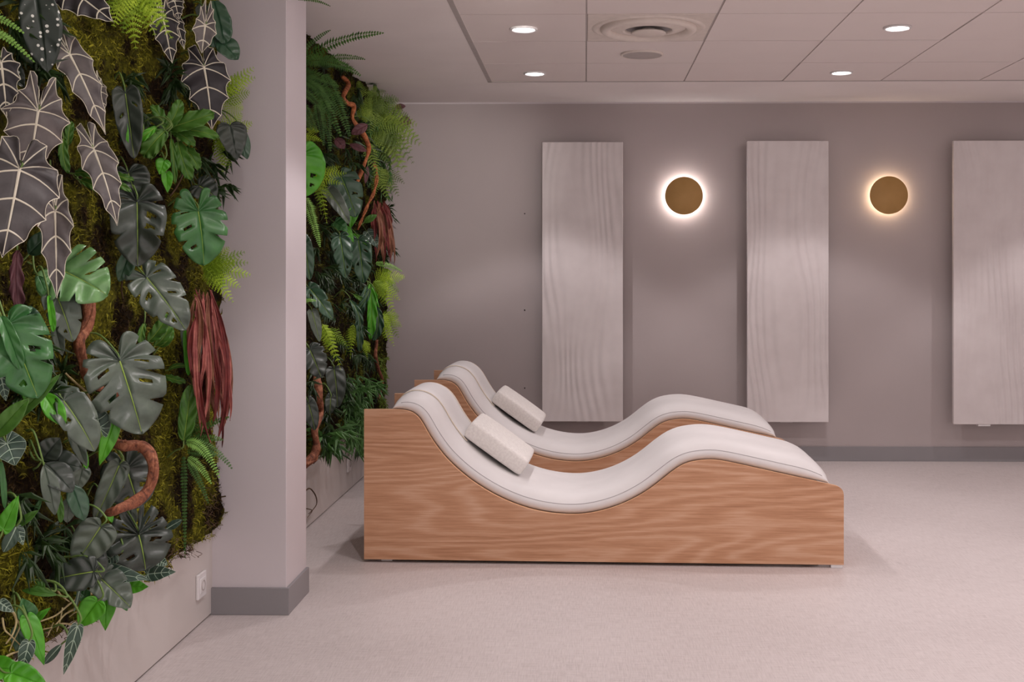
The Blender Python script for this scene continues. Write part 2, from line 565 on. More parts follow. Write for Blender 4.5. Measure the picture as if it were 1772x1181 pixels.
def make_lounger(loc, rz, label):
    r = empty('lounger', loc, rz)
    tag(r, label, 'lounger', 'wave-shaped loungers side by side')
    TH = .021
    for y0 in (0, W - TH):
        b = MB()
        P = [(x, z) for x, z in edge] + [(LEN, HB), (0, HB)]
        n = len(P)
        v = [(x, y0, z) for x, z in P] + [(x, y0 + TH, z) for x, z in P]
        f = [tuple(range(n))[::-1], tuple(range(n, 2 * n))]
        b.add(v, f)
        o = b.build('side_panel', M['oak'], r)
        e = MB()
        for k in range(n):
            q = (k + 1) % n
            e.add([v[k], v[q], v[n + q], v[n + k]], [(0, 1, 2, 3)])
        e.build('edge_band', M['oak_lit_edge'], o)
    # curved deck between the panels, head board, foot board
    b = MB()
    top = edge[i0:i1 - 2][::3]
    n = len(top)
    v = [(x, TH, z - .004) for x, z in top] + [(x, W - TH, z - .004) for x, z in top] + [(x, TH, z - .022) for x, z in top] + [(x, W - TH, z - .022) for x, z in top]
    f = []
    for k in range(n - 1):
        f += [(k, n + k, n + k + 1, k + 1), (2 * n + k, 2 * n + k + 1, 3 * n + k + 1, 3 * n + k)]
    b.add(v, f)
    b.build('deck', M['oak'], r)
    boxo('head_board', (.004, TH, HB), (.022, W - TH, edge[0, 1] - .16), M['oak'], r)
    boxo('foot_board', (LEN - .022, TH, HB), (LEN - .003, W - TH, edge[-1, 1] - .16), M['oak'], r)
    for x in (.07, LEN - .055):
        for y in ((.03, W - .07) if x < 1 else (.002, W - .042)):
            boxo('foot', (x, y, 0), (x + .05, y + .04, HB + .001), M['white'], r, .002)
    for y in (.05, W - .07):
        boxo('plinth', (.1, y, .001), (LEN - .1, y + .02, HB + .03), M['dark'], r)
    # the pad
    NS = 130
    u = np.linspace(0, 1, NS); s = SL * (u - .045 * np.sin(2 * math.pi * u))     # denser towards the ends
    c, nn = sweep(s); hf = pad_h(s)
    v = []
    for k in range(NS):
        for w_, h_ in SECT:
            h = h_ * hf[k]
            v.append((c[k, 0] + nn[k, 0] * h, w_, c[k, 1] + nn[k, 1] * h))
    m_ = len(SECT); f = []
    for k in range(NS - 1):
        for q in range(m_ - 1):
            a_ = k * m_ + q
            f.append((a_, a_ + m_, a_ + m_ + 1, a_ + 1))
    b = MB(); b.add(v, f)
    pad = b.build('pad', M['pad'], r, True)
    for side in (0, 1):
        pts = []
        for k in range(3, NS - 3):
            w_ = INS + .0075 if side == 0 else W - INS - .0075
            h = .0405 * hf[k]
            pts.append((c[k, 0] + nn[k, 0] * h, w_, c[k, 1] + nn[k, 1] * h))
        b = MB(); b.tube(pts, .0013, 6); b.build('seam', M['seam'], pad, True)
    # pillow with the flat strap that holds it over the head end
    w0, w1, s1, sp0, sp1 = .165, .535, .36, .318, .68
    b = MB(); NSs = 46; v = []; ww = np.linspace(w0, w1, 12)
    th = .008
    for k in range(NSs):
        s_ = .004 + (s1 - .004) * k / (NSs - 1)
        for q, w_ in enumerate(ww):
            v.append(surf(s_, w_, th if 0 < q < 11 else .0005))
    f = [(k * 12 + q, (k + 1) * 12 + q, (k + 1) * 12 + q + 1, k * 12 + q + 1) for k in range(NSs - 1) for q in range(11)]
    b.add(v, f)
    pil = empty('headrest', parent=r)
    strap = b.build('strap', M['pad'], pil, True)
    for w_ in (w0, w1):
        b = MB(); b.tube([surf(.006 + (s1 - .01) * k / 40, w_, .004) for k in range(41)], .002, 6)
        b.build('strap_edge', M['cream_seam'], strap, True)
    pc, pn = sweep(np.array([(sp0 + sp1) / 2]))
    a3, b3 = np.array(surf(sp0, W / 2, 0)), np.array(surf(sp1, W / 2, 0))
    tx = b3 - a3; Lp = np.linalg.norm(tx); tx /= Lp
    nz = np.cross(tx, (0, 1, 0)); nz = nz if nz[2] > 0 else -nz
    ctr = (a3 + b3) / 2
    # soft box: a rounded slab, slightly crowned on top, its long side along the slope
    nx, ny, nh = 13, 13, 5
    hx, hy, hz, rc = Lp * .5, (w1 - w0) * .52, .041, .020
    def shape(q):
        q = np.array(q, float)
        core = np.clip(q, -np.array((hx, hy, hz)) + rc, np.array((hx, hy, hz)) - rc)
        d_ = q - core; l_ = np.linalg.norm(d_)
        p = core + (d_ / l_ * rc if l_ > 1e-9 else 0)
        cr = (1 - (p[0] / hx) ** 2) * (1 - (p[1] / hy) ** 2)
        p[2] += .012 * cr * (1 if p[2] > 0 else -.6) * min(1, abs(p[2]) / (hz - rc))
        p[1] *= 1 + .012 * (1 - (p[0] / hx) ** 2); p[0] *= 1 + .012 * (1 - (p[1] / hy) ** 2)
        return ctr + tx * p[0] + np.array((0, 1., 0)) * p[1] + nz * (p[2] + hz + .002)
    b = MB()
    ga, gb, gc = np.linspace(-hx, hx, nx), np.linspace(-hy, hy, ny), np.linspace(-hz, hz, nh)
    # crowd the lines towards the rims so the edges round cleanly
    ease = lambda g_, h_: np.sign(g_) * h_ * (1 - (1 - np.abs(g_) / h_) ** 1.7)
    ga, gb, gc = ease(ga, hx), ease(gb, hy), ease(gc, hz)
    def sheet(P_, n1, n2, flip):
        f_ = [(i * n2 + j, (i + 1) * n2 + j, (i + 1) * n2 + j + 1, i * n2 + j + 1) for i in range(n1 - 1) for j in range(n2 - 1)]
        b.add([shape(p_) for p_ in P_], [q[::-1] for q in f_] if flip else f_)
    sheet([(a_, c_, hz) for a_ in ga for c_ in gb], nx, ny, False)
    sheet([(a_, c_, -hz) for a_ in ga for c_ in gb], nx, ny, True)
    sheet([(a_, -hy, h_) for a_ in ga for h_ in gc], nx, nh, False)
    sheet([(a_, hy, h_) for a_ in ga for h_ in gc], nx, nh, True)
    sheet([(-hx, c_, h_) for c_ in gb for h_ in gc], ny, nh, True)
    sheet([(hx, c_, h_) for c_ in gb for h_ in gc], ny, nh, False)
    o = b.build('pillow', M['pillow'], pil, True)
    mm = o.modifiers.new('weld', 'WELD'); mm.merge_threshold = .0006
    return r


rz = math.atan2(LX.y, LX.x)
base0 = Vector((A.x, A.y, 0))
make_lounger(base0, rz, 'front lounger, oak wave-shaped sides with white padded top, nearest the camera')
make_lounger(base0 + LY * STEP - LX * .035, rz, 'rear lounger, oak and white, half hidden behind the other, nearer the taupe wall')

# ---------------------------------------------------------------- unseen ceiling washers, added to brighten the upper left wall and planting
for k, (x, y, aim) in enumerate(WASH):
    r = empty('added_washer', (x, y, ZC))
    b = MB(); b.lathe([(.05, .001), (.068, .001), (.069, -.005), (.06, -.008), (.052, -.004), (.05, .001)], 28); b.build('trim_ring', M['white'], r, True)
    b = MB(); b.lathe([(.051, -.0025), (.0005, -.0026)], 20); b.build('lens', M['wash'], r, True)
    tag(r, ('added round wall washer among the ceiling tiles, unseen, brightens the upper left wall', 'added round wall washer in the plain ceiling border, unseen, lights the planted side')[k], 'wall washer', 'added washers lighting the green wall side')
    ld = bpy.data.lights.new('added_washer_beam', 'SPOT'); ld.energy = WASH_W[k]; ld.color = (1, .93, .88); ld.spot_size = math.radians(WASH_ANG[k]); ld.spot_blend = .95; ld.shadow_soft_size = .05
    lo = bpy.data.objects.new('added_washer_beam', ld); C.objects.link(lo); lo.parent = r; lo.location = (0, 0, -.012); lo.rotation_euler = (-Vector(aim)).to_track_quat('Z', 'Y').to_euler()

# ---------------------------------------------------------------- plant materials
def leafmat(name, dark, light, rough=.42, spec=.4, scale=9, vein=None):
    m = NT(name); v = m.coords()
    f = m.noise(v, scale, 4, .6)
    m.base(m.ramp(f, [(.32, lin(dark)), (.68, lin(light))]))
    m.bump(m.noise(v, 120, 3), .12, .002)
    m.set(Roughness=rough); m.b.inputs['Specular IOR Level'].default_value = spec
    return m.m


LM = {
    'aloc': leafmat('alocasia_blade', '#575253', '#766f6c', .5, .4, 14),
    'aloc_mid': leafmat('alocasia_slate_blade', '#454243', '#5f5b5a', .5, .4, 14),
    'aloc_dark': leafmat('alocasia_dark_blade', '#2c2a2c', '#413d40', .5, .35, 14),
    'vein': leafmat('pale_vein', '#d9d2bb', '#ece7d4', .6, .3, 30),
    'green_vein': leafmat('mint_vein', '#8fa893', '#b7c9b4', .6, .3, 30),
    'rib': leafmat('yellow_green_rib', '#7d9a3c', '#9cb556', .5, .3, 30),
    'grey': leafmat('grey_green_leaf', '#475248', '#687566', .34, .5, 10),
    'pale': leafmat('pale_monstera_leaf', '#507c46', '#80ae70', .32, .5, 9),
    'mid': leafmat('mid_green_leaf', '#2f5f31', '#4c8246', .33, .45, 9),
    'deep': leafmat('deep_green_leaf', '#2b4a33', '#41634a', .33, .55, 9),
    'black': leafmat('blackish_leaf', '#2f3731', '#4a534a', .36, .5, 10),
    'bright': leafmat('bright_green_leaf', '#3f8a1f', '#62b52f', .38, .45, 8),
    'strap': leafmat('strap_leaf', '#35601f', '#5c8a38', .42, .4, 12),
    'lime': leafmat('lime_fern', '#86ab1c', '#b7d43c', .55, .3, 20),
    'lime_deep': leafmat('deep_lime_fern', '#5f8414', '#87a626', .55, .3, 20),
    'olive_deep': leafmat('deep_olive_fern', '#3c5219', '#5d7429', .55, .3, 20),
    'fern': leafmat('sword_fern', '#315522', '#547d35', .5, .3, 20),
    'fernlight': leafmat('light_sword_fern', '#75a845', '#98c766', .5, .3, 20),
    'olive': leafmat('olive_fern', '#5a7422', '#83993a', .55, .3, 20),
    'narrow': leafmat('narrow_leaf', '#335a26', '#578242', .45, .4, 20),
    'under': leafmat('shaded_filler_leaf', '#182911', '#314a22', .45, .4, 20),  # leaf green darkened to stand for deep shade between leaves
    'caladium': leafmat('veined_leaf', '#2f4238', '#4b6153', .42, .4, 12),
    'red': leafmat('maroon_grass', '#8a4744', '#bb766a', .55, .3, 20),
    'redbrown': leafmat('brown_red_grass', '#6f4434', '#95674f', .55, .3, 20),
    'reddark': leafmat('dark_maroon_grass', '#5a2626', '#803a36', .55, .3, 20),
    'maroon': leafmat('maroon_leaf', '#54343a', '#704a4d', .5, .3, 12),
    'root': leafmat('pale_root', '#a89768', '#c9b98c', .6, .3, 20),
    'twig': leafmat('dark_twig', '#4d3a2a', '#6d5540', .7, .3, 20),
    'stem': leafmat('green_stem', '#5e7a3c', '#7f9a55', .5, .3, 20),
}
m = NT('spotted_begonia_leaf'); v = m.coords()
vo = m.n('ShaderNodeTexVoronoi'); vo.inputs['Scale'].default_value = 62; vo.inputs['Randomness'].default_value = .9
m.l(v, vo.inputs['Vector'])
m.base(m.ramp(vo.outputs['Distance'], [(.22, lin('#dfe2d8')), (.27, lin('#2c372f'))])); m.set(Roughness=.4)
LM['spot'] = m.m
m = NT('brown_bark'); v = m.coords((1, 1, .7))
f = m.noise(v, 60, 5, .65, .6)
m.base(m.ramp(f, [(.34, lin('#5c3325')), (.52, lin('#94583d')), (.7, lin('#bb8160'))])); m.bump(f, .8, .006); m.set(Roughness=.75)
LM['bark'] = m.m
m = NT('orange_bark'); v = m.coords((1, 1, .7))
f = m.noise(v, 50, 5, .65, .6)
m.base(m.ramp(f, [(.34, lin('#71391f')), (.52, lin('#b0663a')), (.7, lin('#cf8a58'))])); m.bump(f, .8, .006); m.set(Roughness=.7)
LM['bark2'] = m.m
def mossmat(name, k, lo):  # brown ground holds painted shade of deep gaps, green the lit strands
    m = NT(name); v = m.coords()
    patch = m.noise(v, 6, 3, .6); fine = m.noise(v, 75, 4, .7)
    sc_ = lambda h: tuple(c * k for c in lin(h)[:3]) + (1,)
    shaded_ground = m.ramp(fine, [(.3, sc_('#120c07')), (.55, sc_('#2e2110')), (.75, sc_('#4c3d18'))])
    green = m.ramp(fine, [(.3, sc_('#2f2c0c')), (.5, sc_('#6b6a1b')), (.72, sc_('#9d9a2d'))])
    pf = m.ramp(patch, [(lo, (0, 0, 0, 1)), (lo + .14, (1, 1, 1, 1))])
    m.base(m.mix(pf, shaded_ground, green)); m.bump(fine, .8, .01); m.set(Roughness=.9); m.b.inputs['Specular IOR Level'].default_value = .1
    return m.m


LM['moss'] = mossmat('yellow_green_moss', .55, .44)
def sprigmat(name, a, b_, c):
    m = NT(name); v = m.coords()
    m.base(m.mix(m.ramp(m.noise(v, 6, 3, .6), [(.42, (0, 0, 0, 1)), (.58, (1, 1, 1, 1))]), lin(a), m.ramp(m.noise(v, 55, 3, .7), [(.35, lin(b_)), (.6, lin(c))])))
    m.set(Roughness=.8); m.b.inputs['Specular IOR Level'].default_value = .15
    return m.m


LM['moss_sprig'] = sprigmat('yellow_green_moss_sprigs', '#3b2c14', '#5c5a18', '#a8a433')
LM['moss_dark_sprig'] = sprigmat('shade_toned_sprigs', '#2a2010', '#3e4016', '#6f7426')  # sprig copy darkened with the same painted shade
LM['moss_dark'] = mossmat('shade_toned_moss', .45, .52)  # far moss coloured darker to stand for deep shade

# ---------------------------------------------------------------- moss backing
def moss_x(y, z):
    n = noise.noise((y * 4.1, z * 4.1, 1.3)) * .022 + noise.noise((y * 12, z * 12, 7.7)) * .022 + noise.noise((y * 33, z * 33, 3.1)) * .012
    return XL + .018 + max(n, -.03)


def moss_panel(name, y0, y1, z0, z1, label, n_sprig, seed, mat, res=.014, ragged=.03):
    rr = random.Random(seed)
    root = empty(name, (XL, (y0 + y1) / 2, z0))
    tag(root, label, 'moss panel', 'moss panels behind the wall plants')
    org = np.array(root.location)
    ny, nz = int((y1 - y0) / res) + 1, int((z1 - z0) / res) + 1
    v = []
    for i in range(ny):
        y = y0 + (y1 - y0) * i / (ny - 1)
        zb = z0 + noise.noise((y * 7, 5.5, seed)) * ragged * .5 + noise.noise((y * 23, 1.5, seed)) * ragged * .5
        for j in range(nz):
            z = zb + (z1 - zb) * j / (nz - 1)
            x = moss_x(y, z)
            if j == 0: x = XL - .01
            v.append((x, y, z))
    f = [(i * nz + j, (i + 1) * nz + j, (i + 1) * nz + j + 1, i * nz + j + 1) for i in range(ny - 1) for j in range(nz - 1)]
    b = MB(); b.add(v, f); b.build('moss_mat', LM[mat], root, True, org=org, loc=(0, 0, 0))
    # curly sprigs, real strands, too many to count
    n = n_sprig
    rs = np.random.RandomState(seed)
    Y = rs.uniform(y0, y1, n); Z = rs.uniform(z0 - .012, z1, n)
    clump = np.array([noise.noise((a * 9, c * 9, 2.2 + seed)) for a, c in zip(Y, Z)])
    keep = clump > rs.uniform(-.55, .25, n); Y, Z = Y[keep], Z[keep]; n = len(Y)
    X = np.array([moss_x(a, c) for a, c in zip(Y, Z)]) - .004
    P = np.stack([X, Y, Z], 1)
    d = rs.normal(0, 1, (n, 3)); d[:, 0] = np.abs(d[:, 0]) * .8 + .5; d /= np.linalg.norm(d, axis=1)[:, None]
    e = rs.normal(0, 1, (n, 3)); e[:, 0] = np.abs(e[:, 0]) * .3; e[:, 2] -= .4; e /= np.linalg.norm(e, axis=1)[:, None]
    s = np.cross(d, rs.normal(0, 1, (n, 3))); s /= np.linalg.norm(s, axis=1)[:, None]
    L = rs.uniform(.012, .038, n)[:, None]; wd = rs.uniform(.0012, .0027, n)[:, None]
    p1 = P + d * L * .55; p2 = p1 + e * L * .6
    V = np.stack([P - s * wd, P + s * wd, p1 + s * wd * .9, p1 - s * wd * .9, p2], 1).reshape(-1, 3) - org
    k = np.arange(n)[:, None] * 5
    F = np.concatenate([k + np.array([[0, 1, 2]]), k + np.array([[0, 2, 3]]), k + np.array([[3, 2, 4]])], 1).reshape(-1, 3)
    me = bpy.data.meshes.new('moss_sprigs')
    me.vertices.add(len(V)); me.vertices.foreach_set('co', V.ravel())
    me.loops.add(F.size); me.loops.foreach_set('vertex_index', F.ravel().astype(np.int32))
    me.polygons.add(len(F)); me.polygons.foreach_set('loop_start', (np.arange(len(F)) * 3).astype(np.int32)); me.polygons.foreach_set('loop_total', np.full(len(F), 3, np.int32))
    me.update(); me.validate()
    o = bpy.data.objects.new('moss_sprigs', me); C.objects.link(o); me.materials.append(LM[mat + '_sprig']); o.parent = root; o['kind'] = 'stuff'
    return root


moss_panel('moss_panel', 1.7, PY1, .318, ZC, 'green and brown moss panel in front of the pillar, behind the veined leaves', 60000, 3, 'moss')
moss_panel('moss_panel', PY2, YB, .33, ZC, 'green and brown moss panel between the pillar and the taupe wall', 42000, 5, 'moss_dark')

# ---------------------------------------------------------------- leaf geometry
OUT = {
    'aloc': lambda lb: [(0, 0), (.03, -lb * .45), (.09, -lb * .9), (.15, -lb), (.24, -lb * .72), (.36, -lb * .25), (.49, .06), (.47, .25), (.40, .45), (.28, .66), (.13, .86), (.03, .95), (0, 1)],
    'mon': lambda lb: [(0, 0), (.04, -lb * .5), (.12, -lb * .95), (.24, -lb), (.37, -lb * .62), (.47, -lb * .05), (.5, .2), (.47, .42), (.40, .62), (.27, .82), (.12, .95), (0, 1)],
    'heart': lambda lb: [(0, 0), (.08, -lb * .7), (.22, -lb), (.38, -lb * .4), (.48, .1), (.48, .28), (.40, .5), (.27, .7), (.12, .88), (0, 1)],
    'lance': lambda lb: [(0, 0), (.12, .03), (.3, .13), (.44, .28), (.5, .46), (.45, .64), (.32, .81), (.14, .94), (0, 1)],
    'strap': lambda lb: [(0, 0), (.2, .02), (.36, .12), (.46, .3), (.5, .52), (.47, .72), (.36, .88), (.18, .97), (0, 1)],
}


def keep_out(V, near):
    """nothing grows into the board wall, the pillar, the back wall or the ceiling"""
    V = np.array(V, float)
    V[:, 0] = np.maximum(V[:, 0], XL + .006); V[:, 2] = np.minimum(V[:, 2], ZC - .004)
    if near: V[:, 1] = np.minimum(V[:, 1], PY1 - .016)
    else: V[:, 1] = np.minimum(V[:, 1], YB - .006)
    return V


def unit(v):
    return v / (np.linalg.norm(v) + 1e-12)


def leaf_arrays(kind, rr, LW, lobe, notch, holes, fold, wave, arch, ridges, K=46, T=6, teeth=0, bend=0):
    """grid of one blade in its own frame: x across, y along (0 stalk .. 1 tip), z up; lengths in leaf lengths"""
    ctrl = np.array(OUT[kind](lobe))
    cv = catmull(ctrl, 8)
    sg = np.r_[0, np.cumsum(np.linalg.norm(np.diff(cv, axis=0), axis=1))]; sg /= sg[-1]
    s = np.linspace(0, 1, K)
    bv, bu = np.interp(s, sg, cv[:, 0]), np.interp(s, sg, cv[:, 1])
    sides = []
    for sd in (-1, 1):
        mu = np.clip(bu - .42 * bv - .02, 0, 1); mu[-1] = 1
        mu = np.maximum.accumulate(mu)
        r = np.ones(K)
        ph = rr.uniform(0, 1)
        if kind == 'aloc':
            nv = 7
            r = 1.06 - .23 * np.abs(np.sin(math.pi * (nv * s + .0))) ** .8
            r[:3] = 1; r[-2:] = 1
        elif notch:
            for q in range(notch):
                c = .24 + .56 * (q + rr.uniform(-.15, .15) + .5) / notch
                dp = rr.uniform(.25, .62)
                r -= dp * np.exp(-((s - c) / .011) ** 2)
        if teeth:
            r *= 1 - .2 * np.abs((s * teeth + ph) % 1 - .5)
        r *= 1 + .015 * np.sin(2 * math.pi * (3 * s + ph))
        t = np.linspace(0, 1, T + 1)
        u = mu[:, None] + (bu - mu)[:, None] * t[None] * r[:, None]
        v = bv[:, None] * t[None] * r[:, None]
        u = u - (.08 if kind == 'aloc' else .06) * np.sin(math.pi * t)[None] * bv[:, None]
        x = sd * v * LW
        # height: trough along the midrib, waves at the rim, ridges between side veins, lengthwise arch
        z = fold * np.abs(v) * LW
        z = z + wave * LW * (t[None] ** 2) * np.sin(2 * math.pi * (s[:, None] * (7 if kind == 'aloc' else 5 if kind == 'strap' else 2.2) + ph))
        z = z + 1.7 * ridges * LW * np.sin(2 * math.pi * 6 * s[:, None] + ph) * (t[None] * (1.15 - t[None]))
        uc = np.clip(u, -.5, 1)
        x = x + bend * 4 * uc * (1 - uc)
        z = z + arch * 4 * uc * (1 - uc) * np.where(uc < 0, .4, 1)
        sides.append(np.stack([x, u, z], -1))
    return sides, s


def make_leaf(root, spec, rr):
    """spec: kind, mat, base px, tip px, width px and options; the blade stands in the room, depth from its own wall offset"""
    kind, mat = spec['k'], spec['m']
    bx, by = spec['b']; tx, ty = spec['t']; wpx = spec['w']
    off = spec.get('off', .05)
    # distance: the leaf's innermost point keeps its offset from the wall
    ax = np.array((tx - bx, ty - by), float); al = np.linalg.norm(ax)
    sidew = abs(ax[1]) / al * wpx * .5
    left = min(bx, tx) - sidew * .8
    if 'Y' in spec: Yd = spec['Y']
    else:
        dr = ray(left, by); Yd = (XL + off) / dr.x * dr.y
    Yd = min(Yd, 4.12 if bx < 500 else 7.7)
    P0 = np.array(at_y(bx, by, Yd)); P1 = np.array(at_y(tx, ty, Yd + spec.get('dy', 0)))
    L = np.linalg.norm(P1 - P0); ya = (P1 - P0) / L
    view = unit(P0 - np.array((0, 0, CAMZ)))
    n = -view + np.array((spec.get('nx', rr.uniform(0, .35)), 0, spec.get('nz', rr.uniform(.05, .45))))
    n = unit(n - ya * (n @ ya)); xa = np.cross(ya, n)
    pf = math.sqrt(max(.2, 1 - (xa @ view) ** 2))
    wm = wpx * Yd / FPX / pf
    LW = wm / L
    sides, s = leaf_arrays(kind, rr, LW, spec.get('lobe', {'aloc': .45, 'mon': .3, 'heart': .12}.get(kind, 0)), spec.get('notch', 0), spec.get('holes', 0),
                           spec.get('fold', rr.uniform(.05, .35)), spec.get('wave', .04), spec.get('arch', rr.uniform(.02, .09)), spec.get('ridge', .03), teeth=spec.get('teeth', 0), bend=spec.get('bend', 0))
    fr = np.stack([xa, ya, n])          # rows: axes
    W3 = lambda q: P0 + (q * L) @ fr
    K, T1 = sides[0].shape[:2]
    V = []; F = []; base = 0
    drop = set()
    for q in range(spec.get('holes', 0)):
        sd, k = rr.randrange(2), rr.randrange(int(K * .3), int(K * .86)); drop |= {(sd, k, 2), (sd, k, 3)} | ({(sd, k + 1, 2)} if rr.random() < .5 else set())
    for si, g in enumerate(sides):
        V.append(W3(g.reshape(-1, 3)))
        for k in range(K - 1):
            for t in range(T1 - 1):
                if (si, k, t) in drop: continue
                a = base + k * T1 + t
                q = (a, a + T1, a + T1 + 1, a + 1)
                F.append(q if si == 0 else q[::-1])
        base += K * T1
    org = np.array(root.location)
    b = MB(); b.add(keep_out(np.concatenate(V), bx < 500), F)
    o = b.build('leaf', LM[mat], root, True, org=P0, loc=tuple(P0 - org))
    sol = o.modifiers.new('thickness', 'SOLIDIFY'); sol.thickness = .0009; sol.offset = 0
    # veins: raised ribbons over the blade
    vm = spec.get('vein', {'aloc': 'vein', 'mon': 'rib'}.get(kind))
    if vm:
        b = MB()
        vw = spec.get('vw', .0027 if kind == 'aloc' else .0012)
        def ribbon(path, w0, w1):
            p = W3(np.asarray(path)); m_ = len(p)
            tg = np.gradient(p, axis=0); sdv = np.cross(tg, n); sdv /= np.linalg.norm(sdv, axis=1)[:, None] + 1e-12
            ww = np.linspace(w0, w1, m_)[:, None]
            vv = np.concatenate([p - sdv * ww + n * .0006, p + n * (.0008 + ww * .6), p + sdv * ww + n * .0006])
            b.add(keep_out(vv, bx < 500), [(i, i + 1, m_ + i + 1, m_ + i) for i in range(m_ - 1)] + [(m_ + i, m_ + i + 1, 2 * m_ + i + 1, 2 * m_ + i) for i in range(m_ - 1)])
        g0 = sides[1]
        bd = spec.get('bend', 0); u = np.linspace(0, .97, 16); fz = np.interp(u, np.maximum.accumulate(g0[:, 0, 1] + np.arange(K) * 1e-6), g0[:, 0, 2])
        ribbon(np.stack([bd * 4 * u * (1 - u), u, fz], -1), vw * 1.15, vw * .35)
        if kind in ('aloc', 'heart') and spec.get('vein', 'vein') in ('vein', 'green_vein'):
            nv = 7
            for g in sides:
                for q in range(1, nv):
                    k = int(round((q / nv) * (K - 1)))
                    ribbon(g[k, :], vw * .8, vw * .45)
                if spec.get('rim', True):
                    ribbon(g[2:, -1], vw * .28, vw * .28)
        o2 = b.build('veins', LM[vm], o, True, org=P0, loc=(0, 0, 0))
    # stalk back to the wall
    if spec.get('stalk', True):
        bk = P0 - ya * spec.get('sl', .05) * (1 if kind != 'aloc' else .6)
        wy = bk[1] + .07
        wallp = np.array((XL + .005, min(wy, spec.get('ymax', 99)), bk[2] - .02 + rr.uniform(-.03, .05)))
        ctrl = [P0 + n * -.001, (P0 + bk) / 2 - n * .004, bk * .6 + wallp * .4 + np.array((0, 0, .02)), wallp]
        b = MB(); b.tube(catmull(ctrl, 5), np.linspace(.0022, .0032, 16), 6); b.build('stalk', LM[spec.get('sm', 'stem')], o, True, org=P0, loc=(0, 0, 0))
    return o


def frond(root, spec, rr):
    """feather frond; lace=True has twice-divided, finely cut side branches"""
    bx, by = spec['b']; tx, ty = spec['t']; w = spec['w']; lace = spec.get('lace', False)
    if 'Y' in spec: Yd = spec['Y']
    else:
        dr = ray(min(bx, tx), by); Yd = (XL + spec.get('off', .05)) / dr.x * dr.y
    Yd = min(Yd, 4.12 if bx < 500 else 7.7)
    P0 = np.array(at_y(bx, by, Yd)); P1 = np.array(at_y(tx, ty, Yd + spec.get('dy', 0)))
    L = np.linalg.norm(P1 - P0)
    view = unit(P0 - np.array((0, 0, CAMZ)))
    n = unit(-view + np.array((rr.uniform(-.1, .3), 0, rr.uniform(.1, .6))))
    up = np.array((0, 0, 1.))
    ct = (P0 + P1) / 2 + up * L * spec.get('arc', .12) + n * L * .06
    m_ = 26
    t = np.linspace(0, 1, m_)[:, None]
    pts = (1 - t) ** 2 * P0 + 2 * t * (1 - t) * ct + t * t * P1
    wm = w * Yd / FPX * .5
    tg = np.gradient(pts, axis=0); tg /= np.linalg.norm(tg, axis=1)[:, None]
    b = MB()
    b.tube(keep_out(pts, bx < 500), np.linspace(.0016, .0005, m_), 4, False)
    npair = int(spec.get('n', 30) * .72) if not lace else 12
    V = []; F = []

    def leaflet(p, d, l, wd, nn):
        s_ = np.cross(d, nn)
        k = len(V)
        V.extend([p, p + d * l * .4 + s_ * wd - nn * l * .02, p + d * l - nn * l * .12, p + d * l * .4 - s_ * wd - nn * l * .02])
        F.append((k, k + 1, k + 2)); F.append((k, k + 2, k + 3))
    for i in range(npair):
        u = (i + .6) / npair
        f = u * (m_ - 1); j = min(int(f), m_ - 2); q = f - j
        p = pts[j] * (1 - q) + pts[j + 1] * q; tt = unit(tg[j] * (1 - q) + tg[j + 1] * q)
        nn = unit(n - tt * (n @ tt)); sd = np.cross(tt, nn)
        prof = (min(1, .55 + u * 2.2) * (1 - u) ** .55 + .05) if not lace else (min(1, .35 + u * 3) * (1 - u) ** .8 + .08)
        for sg in (-1, 1):
            d = unit(sd * sg + tt * (.28 if not lace else .55) + nn * rr.uniform(-.25, .12))
            l = wm * prof * rr.uniform(.88, 1.08)
            if not lace:
                leaflet(p, d, l, min(.0065, L / npair * .46), nn)
            else:
                # one toothed side blade with its own spine
                nt = 5; s2 = np.cross(d, nn); wd = min(l * .36, L / npair * .52)
                spine = [p + d * l * a / nt - nn * l * .16 * (a / nt) ** 2 for a in range(nt + 1)]
                for a in range(nt):
                    pw = wd * (1 - .72 * a / nt) * (.75 if a == 0 else 1)
                    for g2 in (-1, 1):
                        k = len(V)
                        V.extend([spine[a], spine[a + 1], spine[a] * .35 + spine[a + 1] * .65 + s2 * g2 * pw + d * l * .08 - nn * pw * .25])
                        F.append((k, k + 1, k + 2))
                k = len(V); V.extend([spine[-2] + s2 * l * .03, spine[-1] + d * l * .08, spine[-2] - s2 * l * .03]); F.append((k, k + 1, k + 2))
    b.add(keep_out(V, bx < 500), F)
    org = np.array(root.location)
    return b.build('frond', LM[spec['m']], root, False, org=P0, loc=tuple(P0 - org))


